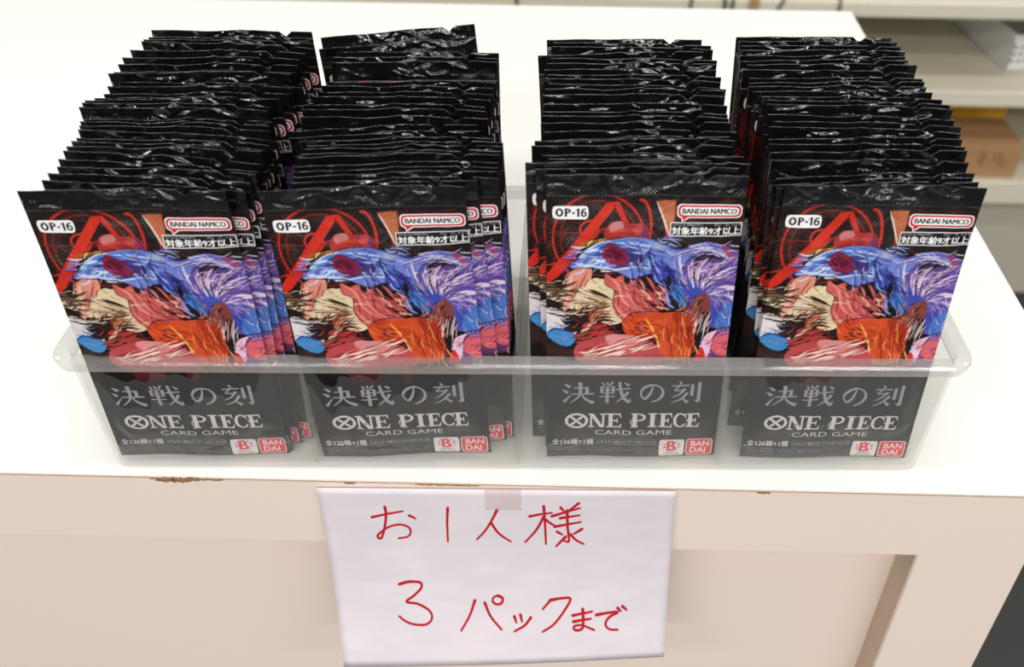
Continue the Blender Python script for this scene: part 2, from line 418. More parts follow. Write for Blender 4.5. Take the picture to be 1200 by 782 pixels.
for k in (-1, 0, 1):
    xc = k * WB / 4
    bm = bmesh.new(); zt = HT - LH - 0.001; t = 0.0011
    y0 = lambda z: -GY * z / HT + WT + .0001
    y1 = lambda z: DT + GYB * z / HT - WT - .0001
    prof = [(-t * .7, .0015), (-t, .006), (-t, zt - .002), (-t * .5, zt - .0004), (0, zt), (t * .5, zt - .0004), (t, zt - .002), (t, .006), (t * .7, .0015)]
    A = [bm.verts.new((xc + x, y0(z), z)) for x, z in prof]; B = [bm.verts.new((xc + x, y1(z), z)) for x, z in prof]
    n = len(prof)
    for i in range(n): bm.faces.new((A[i], A[(i + 1) % n], B[(i + 1) % n], B[i]))
    bm.faces.new(A[::-1]); bm.faces.new(B)
    bm_obj('divider', bm, M_div, tray)

# ------------------------------------------------------------------ paper sign
SW = 0.1400
S_TL, S_TR = Vector((-.1034, -.0016, TZ - .0032)), Vector((.0359, -.0016, TZ - .0004))
S_BL, S_BR = Vector((-.1028, -.0200, TZ - .0993)), Vector((.0370, -.0150, TZ - .0933))
def sign_pt(s, t, off=0.0):
    p = (S_TL * (1 - s) + S_TR * s) * (1 - t) + (S_BL * (1 - s) + S_BR * s) * t
    p = p.copy(); p.y += 0.0035 * math.sin(math.pi * min(1, t * 1.0)) - 0.0012 * math.sin(math.pi * s) * t - off
    return p
def hom(src, dst):
    A = []; b = []
    for (x, y), (u, v) in zip(src, dst):
        A.append([x, y, 1, 0, 0, 0, -u * x, -u * y]); b.append(u); A.append([0, 0, 0, x, y, 1, -v * x, -v * y]); b.append(v)
    return np.append(np.linalg.solve(np.array(A, float), np.array(b, float)), 1).reshape(3, 3)
def app(Hm, x, y):
    d_ = Hm[2, 0] * x + Hm[2, 1] * y + Hm[2, 2]
    return (Hm[0, 0] * x + Hm[0, 1] * y + Hm[0, 2]) / d_, (Hm[1, 0] * x + Hm[1, 1] * y + Hm[1, 2]) / d_
sign = empty('paper_sign', (S_TL + S_TR) / 2)
tag(sign, 'white paper sign with red handwriting taped to the counter front', 'sign')
SO = sign.location.copy()
NS, NT = 40, 28
vs = []; fs = []
for side, off in ((0, 0.0), (1, -0.00015)):
    for j in range(NT + 1):
        for i in range(NS + 1): vs.append(sign_pt(i / NS, j / NT, off) - SO)
q = (NS + 1) * (NT + 1)
for j in range(NT):
    for i in range(NS):
        a = j * (NS + 1) + i; fs.append((a, a + NS + 1, a + NS + 2, a + 1)); fs.append((q + a, q + a + 1, q + a + NS + 2, q + a + NS + 1))
edge = [i for i in range(NS + 1)] + [(j) * (NS + 1) + NS for j in range(1, NT + 1)] + [NT * (NS + 1) + i for i in range(NS - 1, -1, -1)] + [j * (NS + 1) for j in range(NT - 1, 0, -1)]
for a, b in zip(edge, edge[1:] + edge[:1]): fs.append((a, b, q + b, q + a))
link('paper_sheet', mesh_from('paper_sheet', vs, fs, [M_paper], smooth=True), sign)
SH = hom([(27, 33), (1181, 33), (1140, 573), (117, 605)], [(0, 0), (1, 0), (1, 1), (0, 1)])
def catmull(pts, sub=8, closed=False):
    if len(pts) < 3: return [tuple(p) for p in pts]
    P = [np.array(p, float) for p in pts]; out = []
    n = len(P); rng = range(n) if closed else range(n - 1)
    for i in rng:
        p1, p2 = P[i], P[(i + 1) % n]
        p0 = P[i - 1] if (closed or i > 0) else p1 * 2 - p2
        p3 = P[(i + 2) % n] if (closed or i + 2 < n) else p2 * 2 - p1
        for k in range(sub):
            t = k / sub
            out.append(tuple(0.5 * ((2 * p1) + (-p0 + p2) * t + (2 * p0 - 5 * p1 + 4 * p2 - p3) * t * t + (-p0 + 3 * p1 - 3 * p2 + p3) * t ** 3)))
    if not closed: out.append(tuple(P[-1]))
    return out
def ribbon(pts, w0, wfun=None):
    """flat stroke outline: left/right point lists, rounded ends"""
    P = [np.array(p, float) for p in pts]; Lf = []; Rt = []
    for i, p in enumerate(P):
        d_ = P[min(i + 1, len(P) - 1)] - P[max(i - 1, 0)]; d_ = d_ / (np.linalg.norm(d_) + 1e-9); nrm = np.array([-d_[1], d_[0]])
        w = w0 * (wfun(i / (len(P) - 1)) if wfun else 1)
        Lf.append(p + nrm * w / 2); Rt.append(p - nrm * w / 2)
    return Lf, Rt
HW = [[(215, 134), (262, 123), (318, 112)], [(259, 97), (262, 125), (256, 170), (245, 205), (235, 207), (232, 198), (245, 185), (270, 168), (305, 159), (335, 167), (343, 185), (332, 201), (302, 207)], [(340, 127), (352, 133), (360, 137)],
      [(467, 99), (464, 150), (465, 216)], [(627, 103), (608, 143), (585, 180), (560, 208)], [(606, 150), (632, 188), (668, 214)],
      [(730, 126), (762, 119), (800, 113)], [(775, 90), (778, 150), (780, 222)], [(774, 128), (750, 174), (715, 216)], [(781, 138), (798, 152), (812, 160)],
      [(828, 94), (838, 107)], [(884, 78), (862, 98), (845, 110)], [(800, 125), (888, 95)], [(826, 132), (886, 121)], [(808, 162), (890, 145)],
      [(848, 104), (849, 165), (852, 212), (835, 210)], [(816, 180), (832, 190)], [(842, 197), (812, 230)], [(893, 170), (868, 187)], [(857, 188), (874, 208), (898, 222)],
      [(302, 358), (335, 350), (372, 352), (374, 370), (350, 393), (326, 412), (365, 418), (403, 438), (410, 462), (390, 478), (350, 478), (320, 468), (302, 455)],
      [(551, 405), (534, 450), (507, 494)], [(583, 412), (602, 452), (637, 490)], [(625, 390), (640, 397), (637, 412), (622, 416), (609, 408), (612, 395), (625, 390)],
      [(678, 452), (684, 469)], [(697, 447), (702, 466)], [(730, 455), (710, 478), (678, 495)],
      [(793, 402), (782, 415), (768, 430)], [(793, 403), (825, 398), (855, 399), (835, 436), (802, 475), (768, 496)],
      [(862, 449), (895, 443), (922, 438)], [(864, 467), (918, 459)], [(893, 430), (894, 478), (885, 491), (868, 491), (866, 481), (890, 478), (928, 492)],
      [(935, 448), (965, 443), (1002, 440), (975, 455), (963, 475), (975, 490), (1000, 492)], [(1001, 428), (1010, 437)], [(1016, 423), (1028, 434)]]
for row in (HW[:20], HW[20:]):
  vs = []; fs = []
  for st in row:
      c = catmull(st, 7); Lf, Rt = ribbon(c, 8.6, lambda u: 1.0 - 0.28 * u + (0.12 if u < .1 else 0))
      b0 = len(vs)
      for a, b in zip(Lf, Rt):
          for p in (a, b):
              s, t = app(SH, *p); vs.append(sign_pt(s, t, 0.00018) - SO)
      for i in range(len(Lf) - 1): k = b0 + 2 * i; fs.append((k, k + 1, k + 3, k + 2))
      for end, c0 in ((0, b0), (len(Lf) - 1, b0 + 2 * (len(Lf) - 1))):       # round pen tips
          ctr_p = (Lf[end] + Rt[end]) / 2; rad = np.linalg.norm(Lf[end] - Rt[end]) / 2; b1 = len(vs)
          for a in range(12):
              s, t = app(SH, ctr_p[0] + rad * math.cos(a * math.pi / 6), ctr_p[1] + rad * math.sin(a * math.pi / 6)); vs.append(sign_pt(s, t, 0.00020) - SO)
          fs.append(tuple(range(b1, b1 + 12)))
  link('handwriting', mesh_from('handwriting', vs, fs, [M_ink]), sign)['label'] = 'red marker handwriting'
vs = []; fs = []
for j in range(7):
    for i in range(7):
        s, t = app(SH, 588 + 117 * i / 6, 30 + 74 * j / 6); vs.append(sign_pt(s, t, 0.00025) - SO)
for j in range(6):
    for i in range(6): a = j * 7 + i; fs.append((a, a + 7, a + 8, a + 1))
link('tape_strip', mesh_from('tape_strip', vs, fs, [M_tape]), sign)

# ------------------------------------------------------------------ card packs: printed art (abstract flames, cloth and swirls)
CH = hom([(-38.13, 121.50), (36.01, 121.61), (44.47, 48.56), (-39.50, 48.86)], [(0, 0), (960, 0), (960, 782), (0, 782)])   # pack mm -> drawing units
class Paint:
    def __init__(s, X, Y, base):
        s.X, s.Y = X, Y; s.C = np.tile(np.array(lin(base)), (len(X), 1))
    def _mix(s, idx, a, col):
        c = np.array(lin(col)); s.C[idx] = s.C[idx] * (1 - a[:, None]) + c * a[:, None]
    def poly(s, pts, col, smooth=True, a=1.0, fade=None):
        P = np.array(catmull(pts, 6, True) if smooth else pts, float)
        x0, y0 = P.min(0); x1, y1 = P.max(0)
        idx = np.nonzero((s.X >= x0) & (s.X <= x1) & (s.Y >= y0) & (s.Y <= y1))[0]
        if not len(idx): return
        x, y = s.X[idx], s.Y[idx]; ins = np.zeros(len(idx), bool); n = len(P)
        for i in range(n):
            xa, ya = P[i]; xb, yb = P[(i + 1) % n]
            if ya == yb: continue
            c = (ya > y) != (yb > y); c &= x < (xb - xa) * (y - ya) / (yb - ya) + xa; ins ^= c
        idx = idx[ins]; al = np.full(len(idx), float(a))
        if fade is not None: al *= np.clip(fade(s.X[idx], s.Y[idx]), 0, 1)
        s._mix(idx, al, col)
    def stroke(s, pts, w, col, a=1.0, taper=True, sub=5):
        P = np.array(catmull(pts, sub) if len(pts) > 2 else pts, float)
        x0, y0 = P.min(0) - w; x1, y1 = P.max(0) + w
        idx = np.nonzero((s.X >= x0) & (s.X <= x1) & (s.Y >= y0) & (s.Y <= y1))[0]
        if not len(idx): return
        x, y = s.X[idx], s.Y[idx]; best = np.full(len(idx), -1e9); n = len(P) - 1
        for i in range(n):
            d_ = P[i + 1] - P[i]; L2 = d_ @ d_ + 1e-9
            t = np.clip(((x - P[i, 0]) * d_[0] + (y - P[i, 1]) * d_[1]) / L2, 0, 1)
            ds = np.hypot(x - P[i, 0] - t * d_[0], y - P[i, 1] - t * d_[1]); u = (i + t) / n
            hw = w / 2 * (np.minimum(1, 0.25 + 3 * np.minimum(u, 1 - u)) if taper else 1)
            best = np.maximum(best, hw - ds)
        al = np.clip(best / 1.6 + .5, 0, 1); k = al > 0
        s._mix(idx[k], al[k] * a, col)
    def ring(s, cx, cy, rx, ry, w, col, a=1.0, a0=0, a1=360, rot=0):
        n = 48; pts = []
        for i in range(n + 1):
            t = R(a0 + (a1 - a0) * i / n); px, py = rx * math.cos(t), ry * math.sin(t); c, q = math.cos(R(rot)), math.sin(R(rot))
            pts.append((cx + px * c - py * q, cy + px * q + py * c))
        s.stroke(pts, w, col, a, taper=False, sub=1)

def art(X, Y):
    g = random.Random(11); p = Paint(X, Y, (26, 14, 14))
    # sparse red scratches on the black ground
    for _ in range(90):
        x, y = g.uniform(560, 930), g.uniform(120, 360); l = g.uniform(6, 30); t = g.uniform(-.9, .9)
        p.stroke([(x, y), (x + l * math.cos(t), y + l * math.sin(t))], g.uniform(1.6, 3), (120, 30, 26), .7)
    # ring with fine rays
    for k in range(72):
        t = 2 * math.pi * k / 72; p.stroke([(290 + 125 * math.cos(t), 285 + 125 * math.sin(t)), (290 + 215 * math.cos(t), 285 + 215 * math.sin(t))], 2.4, (92, 44, 34), .8, False)
    p.ring(290, 285, 192, 185, 9, (196, 40, 28)); p.ring(290, 285, 160, 155, 3.5, (150, 36, 28)); p.ring(250, 250, 38, 36, 8, (206, 44, 30))
    p.stroke([(90, 262), (520, 262)], 3, (170, 40, 30), .8, False)
    p.poly([(356, 134), (322, 140), (200, 286), (70, 446), (78, 486), (118, 452), (236, 306), (356, 160)], (206, 44, 28), False)
    p.poly([(356, 134), (376, 134), (424, 240), (404, 246), (360, 160)], (196, 42, 28), False); p.stroke([(236, 306), (300, 250), (400, 236)], 7, (170, 38, 28))
    p.ring(470, 225, 40, 95, 11, (200, 42, 28), 1, -95, 95); p.stroke([(548, 130), (575, 200), (570, 285)], 10, (190, 40, 28))
    p.stroke([(70, 405), (180, 385), (260, 410)], 12, (190, 40, 28))
    # tapering orange wedge
    p.poly([(534, 134), (616, 130), (606, 230), (590, 288), (575, 240)], (168, 82, 48), False)
    for k in range(5): p.stroke([(552 + 13 * k, 134), (582 + 4 * k, 270)], 3, (214, 140, 90), .8, False)
    p.stroke([(534, 134), (560, 200), (588, 288)], 6, (240, 220, 205))
    # cream burst
    p.poly([(72, 520), (150, 496), (250, 455), (360, 470), (430, 560), (380, 640), (270, 640), (200, 590), (120, 560)], (226, 206, 168)); p.poly([(72, 560), (150, 575), (230, 600), (180, 620), (72, 600)], (44, 26, 22))
    for k in range(34):
        t = g.uniform(-.9, .9) + math.pi; r0 = g.uniform(20, 110); r1 = r0 + g.uniform(60, 190)
        p.stroke([(370 + r0 * math.cos(t), 560 + .8 * r0 * math.sin(t)), (370 + r1 * math.cos(t), 560 + .8 * r1 * math.sin(t))], g.uniform(3, 10), g.choice([(60, 34, 28), (246, 236, 210), (178, 140, 96), (120, 78, 56)]), .85)
    p.stroke([(250, 500), (290, 516), (344, 540)], 13, (30, 26, 24)); p.stroke([(230, 530), (280, 545), (330, 575)], 9, (120, 90, 60))
    # purple field at right
    p.poly([(560, 380), (680, 345), (800, 345), (905, 370), (905, 560), (868, 660), (800, 665), (730, 640), (640, 540), (580, 470)], (96, 78, 158))
    p.poly([(640, 470), (720, 600), (800, 660), (868, 655), (880, 600), (760, 560), (700, 470)], (62, 76, 170))
    # sweeping blue cloth
    p.poly([(172, 408), (205, 360), (262, 312), (345, 282), (450, 278), (545, 300), (620, 332), (700, 306), (770, 302), (825, 335), (856, 392), (812, 362), (760, 340), (690, 352), (640, 400), (600, 470), (560, 470), (520, 430), (430, 452), (352, 418), (262, 408)], (112, 130, 206))
    for k in range(20):
        y0 = 300 + 6 * k; p.stroke([(200 + 6 * k, 396 - 2 * k + g.uniform(-8, 8)), (300 + g.uniform(-20, 20), y0 + 6), (440 + g.uniform(-30, 30), y0 - 6 + g.uniform(-12, 12)), (560 + g.uniform(-20, 30), 330 + 5 * k)], g.uniform(3, 11), g.choice([(176, 198, 240), (70, 74, 166), (214, 226, 248), (92, 100, 190), (60, 120, 200), (54, 48, 128)]), .85)
    p.stroke([(176, 402), (250, 398), (300, 408), (352, 412)], 9, (206, 220, 246)); p.stroke([(200, 376), (236, 345), (290, 325)], 16, (150, 190, 236))
    for k in range(12):
        p.stroke([(600 + g.uniform(-20, 10), 345 + 3 * k), (700, 318 + 2.5 * k + g.uniform(-6, 6)), (790, 316 + 3.2 * k), (846, 380 + g.uniform(-10, 10))], g.uniform(3, 7), g.choice([(190, 200, 240), (96, 92, 180), (228, 216, 240), (70, 60, 150)]), .8)
    p.poly([(800, 312), (846, 330), (858, 388), (832, 366)], (150, 70, 110))
    p.poly([(500, 400), (560, 380), (620, 450), (600, 520), (540, 490)], (58, 70, 168)); p.poly([(560, 470), (600, 460), (660, 540), (640, 570)], (60, 130, 200))
    # warm dome and dark lens over the cloth
    p.poly([(328, 232), (356, 214), (400, 222), (482, 232), (504, 286), (430, 276), (334, 292), (312, 268)], (164, 46, 42)); p.poly([(338, 228), (384, 214), (392, 244), (340, 256)], (196, 120, 120))
    p.stroke([(330, 262), (400, 250), (492, 262)], 10, (206, 70, 48)); p.poly([(480, 236), (504, 290), (470, 270)], (120, 40, 110))
    p.poly([(300, 350), (330, 306), (380, 322), (430, 362), (400, 394), (340, 388)], (128, 26, 58)); p.poly([(318, 352), (340, 322), (390, 350), (360, 376)], (92, 14, 46)); p.poly([(402, 352), (450, 342), (482, 372), (446, 396)], (66, 56, 130))
    for k in range(9): p.stroke([(196 + 15 * k, 330 - 3.6 * k), (212 + 14 * k, 306 - 2 * k), (232 + 13 * k, 300 - 2 * k)], 7, g.choice([(214, 164, 70), (240, 206, 120), (150, 96, 40)]))
    for k in range(5): p.stroke([(500 + 13 * k, 322 + 4 * k), (516 + 12 * k, 304 + 3 * k), (530 + 12 * k, 318 + 3 * k)], 6, g.choice([(196, 190, 120), (230, 226, 180), (120, 130, 110)]))
    # peach ribbon falling left
    p.poly([(170, 430), (226, 404), (262, 416), (254, 462), (206, 500), (176, 560), (150, 590), (138, 560), (152, 500)], (222, 146, 124)); p.stroke([(180, 440), (160, 520), (146, 575)], 14, (244, 200, 178)); p.stroke([(244, 424), (214, 480), (180, 540)], 9, (176, 84, 76))
    # hollow and lilac fan
    p.poly([(680, 400), (720, 345), (790, 350), (812, 400), (770, 470), (700, 470)], (38, 24, 22))
    for k in range(110):
        t = R(g.uniform(-150, 12)); r0 = g.uniform(40, 130); r1 = r0 + g.uniform(50, 170); cx, cy = 712, 540; bend = g.uniform(10, 50)
        a = (cx + r0 * math.cos(t), cy + r0 * math.sin(t)); b = (cx + r1 * math.cos(t + .32), cy + .9 * r1 * math.sin(t + .32)); m_ = ((a[0] + b[0]) / 2 - bend * .4, (a[1] + b[1]) / 2 - bend * .3)
        if b[0] > 896 or b[1] < 345: continue
        p.stroke([a, m_, b], g.uniform(2.5, 10), g.choice([(196, 158, 200), (224, 196, 222), (150, 108, 178), (110, 80, 160), (236, 220, 236), (84, 62, 140)]), .85)
    for k in range(16):
        p.stroke([(740 + 6 * k, 520 + 3 * k), (800 + 4 * k, 560 + 5 * k), (830 + 3 * k, 650 - 2 * k)], g.uniform(4, 9), g.choice([(92, 90, 190), (60, 76, 170), (160, 140, 210), (70, 120, 200)]), .8)
    p.poly([(800, 590), (870, 560), (866, 656), (780, 664)], (64, 116, 190))
    # coral flame and dark star burst
    p.poly([(320, 430), (352, 452), (392, 440), (404, 480), (452, 450), (470, 470), (470, 530), (560, 600), (600, 600), (590, 660), (470, 660), (380, 620), (350, 560), (356, 500), (318, 476)], (204, 92, 88))
    for pts in ([(330, 440), (372, 480), (390, 540), (440, 590)], [(400, 470), (420, 530), (480, 590)], [(360, 560), (400, 610), (470, 630)]): p.stroke(pts, 12, (236, 142, 132), .9)
    for pts in ([(440, 470), (440, 540), (470, 580)], [(352, 500), (374, 520), (372, 580)], [(470, 600), (520, 630), (580, 640)]): p.stroke(pts, 8, (140, 44, 52), .9)
    for k in range(40):                                   # dark flame licks over the coral
        x = g.uniform(452, 600); y = g.uniform(430, 500); t = R(g.uniform(40, 130)); l = g.uniform(30, 80)
        p.stroke([(x, y), (x + .5 * l * math.cos(t) - 6, y + .5 * l * math.sin(t)), (x + l * math.cos(t), y + l * math.sin(t))], g.uniform(6, 15), g.choice([(22, 16, 18), (30, 18, 20), (44, 22, 26), (22, 16, 18), (20, 14, 16)]))
    for k in range(46):
        x = g.uniform(470, 590); y = g.uniform(500, 590); t = R(g.uniform(190, 245)); l = g.uniform(24, 70)
        p.stroke([(x, y), (x + .5 * l * math.cos(t) + 5, y + .5 * l * math.sin(t)), (x + l * math.cos(t), y + l * math.sin(t))], g.uniform(3, 11), g.choice([(206, 96, 92), (226, 128, 118), (150, 52, 58), (196, 80, 80), (240, 176, 164), (110, 34, 42)]), .9)
    # orange drape
    p.poly([(470, 612), (560, 596), (640, 596), (700, 620), (712, 690), (672, 782), (560, 790), (540, 700)], (206, 76, 36)); p.poly([(392, 632), (440, 600), (510, 620), (540, 690), (480, 710), (410, 690)], (210, 72, 30))
    p.poly([(440, 650), (480, 634), (500, 668), (462, 676)], (120, 40, 22)); p.poly([(600, 600), (690, 606), (712, 690), (680, 760), (640, 690)], (166, 50, 28))
    for pts in ([(486, 616), (530, 690), (552, 782)],): p.stroke(pts, 8, (240, 190, 90))
    for pts in ([(620, 604), (622, 690), (650, 782)], [(560, 620), (590, 700), (600, 790)], [(690, 620), (668, 690), (690, 740)]): p.stroke(pts, 5, (110, 30, 22))
    p.poly([(700, 530), (740, 515), (760, 560), (740, 610), (650, 600), (672, 570)], (126, 62, 58)); p.poly([(712, 600), (760, 620), (720, 782), (690, 760)], (26, 18, 18))
    for k in range(16):
        x = 708 + g.uniform(-10, 60); y = g.uniform(590, 640); p.stroke([(x, y), (x - g.uniform(10, 40), y + g.uniform(30, 90))], g.uniform(1.5, 3.5), (232, 206, 206), .9)
    # lower left: dark shape over white and blue
    p.poly([(70, 590), (150, 600), (200, 680), (160, 700), (70, 690)], (222, 214, 214)); p.poly([(74, 690), (120, 668), (196, 690), (176, 735), (110, 728)], (66, 136, 196)); p.stroke([(74, 690), (120, 668), (190, 684)], 10, (40, 84, 160))
    p.stroke([(72, 604), (130, 612), (180, 606)], 8, (40, 20, 18))
    for k in range(60):                                   # dark brush fan with ember tips
        t = R(g.uniform(-205, 15)); r0 = g.uniform(10, 40); r1 = g.uniform(80, 122)
        p.stroke([(246 + r0 * math.cos(t), 648 + r0 * .7 * math.sin(t)), (246 + r1 * .6 * math.cos(t - .1), 645 + r1 * .5 * math.sin(t - .1)), (246 + r1 * math.cos(t + .15), 640 + r1 * .64 * math.sin(t + .15))], g.uniform(6, 14), g.choice([(34, 18, 16), (48, 24, 20), (70, 32, 26), (26, 16, 16)] + ([(150, 60, 40), (176, 84, 52)] if math.cos(t) > .1 else [])))
    for k in range(50):
        x = g.uniform(168, 330); y = g.uniform(650, 726); l = g.uniform(30, 80)
        p.stroke([(x, y), (x + l * .5, y - 6 + g.uniform(-6, 6)), (x + l, y - 14 + g.uniform(-10, 10))], g.uniform(4, 12), g.choice([(142, 58, 52), (120, 42, 40), (168, 78, 66), (96, 32, 32), (190, 50, 50)]), .9)
    p.poly([(66, 735), (160, 742), (230, 782), (66, 800)], (44, 22, 20))
    # splash along the foot of the picture
    p.poly([(196, 740), (280, 700), (400, 690), (500, 712), (556, 760), (540, 810), (330, 820), (210, 800)], (184, 70, 76))
    p.poly([(330, 690), (470, 700), (430, 740), (340, 730)], (216, 140, 140))
    for k in range(60):
        x = g.uniform(200, 470); y = 790 - (x - 200) * .18 + g.uniform(-40, 20); l = g.uniform(40, 120)
        p.stroke([(x, y), (x + l * .5, y - l * .12 + g.uniform(-8, 8)), (x + l, y - l * .32)], g.uniform(2.5, 8), g.choice([(244, 226, 204), (236, 170, 160), (150, 40, 50), (206, 88, 90), (90, 24, 30), (250, 240, 230)]), .9)
    # coral swirl in the right corner
    p.poly([(716, 740), (740, 690), (800, 668), (866, 672), (862, 800), (740, 810)], (112, 62, 112)); p.poly([(762, 740), (790, 694), (850, 690), (856, 770), (800, 784)], (216, 96, 104)); p.poly([(716, 735), (738, 690), (790, 674), (770, 700), (752, 770), (726, 790)], (226, 190, 214))
    p.poly([(690, 800), (722, 740), (738, 790)], (200, 40, 44)); p.stroke([(800, 770), (836, 750), (850, 716)], 8, (150, 40, 60))
    def brush(x0, x1, y0, y1, n, ang, spread, ln, w, pal, al=.8):
        for _ in range(n):
            x, y = g.uniform(x0, x1), g.uniform(y0, y1); t = R(ang + g.uniform(-spread, spread)); l = g.uniform(*ln); c = g.uniform(-.2, .2) * l
            p.stroke([(x, y), (x + l * .5 * math.cos(t) - c * math.sin(t), y + l * .5 * math.sin(t) + c * math.cos(t)), (x + l * math.cos(t), y + l * math.sin(t))], g.uniform(*w), g.choice(pal), al)
    brush(400, 540, 615, 690, 26, 20, 25, (30, 80), (2, 7), [(232, 110, 54), (150, 44, 24), (222, 92, 44), (120, 34, 20)])
    brush(560, 690, 610, 770, 40, 80, 25, (30, 90), (2, 7), [(226, 100, 50), (150, 44, 24), (186, 62, 32), (110, 28, 18), (240, 150, 80)])
    brush(330, 470, 450, 640, 40, 55, 30, (24, 70), (2, 6), [(238, 150, 138), (150, 48, 54), (216, 110, 102), (120, 36, 44)])
    brush(150, 250, 425, 560, 22, 115, 15, (24, 60), (2, 6), [(246, 206, 184), (190, 96, 84), (214, 130, 110), (120, 54, 50)])
    brush(640, 880, 360, 470, 40, -20, 30, (30, 80), (2, 6), [(70, 54, 140), (190, 160, 210), (128, 104, 190), (44, 34, 80)], .75)
    brush(780, 880, 480, 650, 40, 70, 20, (30, 80), (2, 7), [(60, 70, 170), (150, 130, 210), (48, 44, 120), (90, 130, 210), (200, 180, 220)], .8)
    brush(560, 640, 400, 540, 26, 60, 20, (30, 80), (2, 7), [(36, 40, 110), (90, 120, 210), (60, 60, 150), (150, 180, 230)], .85)
    brush(330, 500, 225, 285, 24, 8, 20, (20, 60), (2, 5), [(120, 26, 30), (206, 80, 60), (84, 16, 24), (176, 60, 90)], .8)
    brush(310, 470, 320, 390, 22, 35, 25, (18, 50), (2, 5), [(70, 10, 38), (150, 40, 76), (180, 70, 110), (44, 40, 100)], .8)
    brush(720, 856, 690, 780, 26, -30, 30, (18, 50), (2, 6), [(236, 128, 130), (150, 60, 90), (100, 50, 100), (190, 70, 84)], .8)
    brush(200, 330, 315, 400, 34, 165, 22, (24, 80), (2, 8), [(206, 222, 248), (60, 70, 160), (150, 186, 236), (44, 36, 110), (236, 240, 250), (80, 130, 210)], .85)
    brush(380, 600, 285, 345, 40, 12, 16, (24, 80), (2, 7), [(70, 70, 166), (186, 200, 240), (48, 40, 116), (130, 160, 226), (90, 84, 180)], .85)
    brush(420, 600, 345, 440, 44, 55, 30, (20, 70), (2, 9), [(50, 52, 140), (100, 150, 226), (34, 28, 84), (170, 196, 240), (80, 60, 150)], .85)
    brush(650, 850, 305, 350, 26, 6, 14, (24, 80), (2, 5), [(60, 54, 140), (210, 206, 240), (110, 100, 190), (240, 226, 240)], .85)
    brush(80, 420, 470, 620, 40, 175, 14, (30, 110), (2, 5), [(246, 232, 200), (200, 170, 126), (120, 84, 60), (250, 244, 226), (60, 38, 30)], .7)
    brush(64, 120, 480, 600, 26, -8, 16, (40, 130), (4, 13), [(30, 20, 18), (46, 26, 22), (70, 40, 30), (24, 18, 18), (120, 84, 62)], .9)
    brush(64, 180, 130, 400, 40, 60, 70, (20, 70), (1.5, 3), [(110, 52, 40), (150, 44, 34), (84, 40, 32)], .7)
    brush(650, 750, 520, 600, 34, 120, 30, (16, 50), (3, 8), [(96, 44, 42), (160, 90, 80), (60, 26, 28), (190, 120, 104)], .85)
    # dark contour lines that set the large shapes apart
    for pts, w_ in (([(172, 410), (205, 362), (262, 312), (345, 283), (450, 279), (545, 301)], 4), ([(176, 412), (262, 411), (352, 421), (430, 455), (470, 450)], 5), ([(640, 402), (690, 354), (760, 342), (812, 364), (856, 394)], 4), ([(392, 634), (440, 598), (560, 592), (640, 592), (700, 617)], 5), ([(712, 690), (690, 740), (676, 790)], 6), ([(300, 352), (330, 305), (382, 322), (432, 362), (400, 396), (342, 390), (300, 352)], 4), ([(318, 430), (318, 476), (356, 502), (350, 562), (382, 622)], 5), ([(600, 470), (650, 540), (700, 600)], 5), ([(716, 738), (740, 688), (800, 666), (866, 670)], 5), ([(560, 384), (600, 440), (610, 510)], 5), ([(480, 232), (504, 288)], 4), ([(440, 300), (470, 350), (452, 410)], 5), ([(520, 300), (500, 360), (530, 420)], 5)):
        p.stroke(pts, w_, (22, 16, 26), .85)
    brush(74, 150, 600, 735, 16, -10, 12, (20, 60), (2, 5), [(240, 236, 236), (150, 140, 146), (90, 150, 206), (30, 60, 110)], .8)
    # colour dies away into black below the picture
    f = lambda x, y: (y - 770) / 110.0
    p.poly([(-100, 770), (1100, 770), (1100, 1500), (-100, 1500)], (16, 15, 18), False, 1.0, f)
    p.ring(840, 812, 22, 16, 6, (196, 150, 176), .8, 20, 320)
    for (a, b) in ((250, 420), (470, 560)): p.poly([(a, 800), (b, 800), (b - 60, 905), (a + 30, 890)], (130, 36, 40), False, .5, lambda x, y: 1 - (y - 800) / 95.0)
    # very top: plain black towards the seal
    p.poly([(-100, -200), (1100, -200), (1100, 150), (-100, 150)], (12, 10, 11), False, 1.0, lambda x, y: 1 - (y - 96) / 34.0)
    return p.C

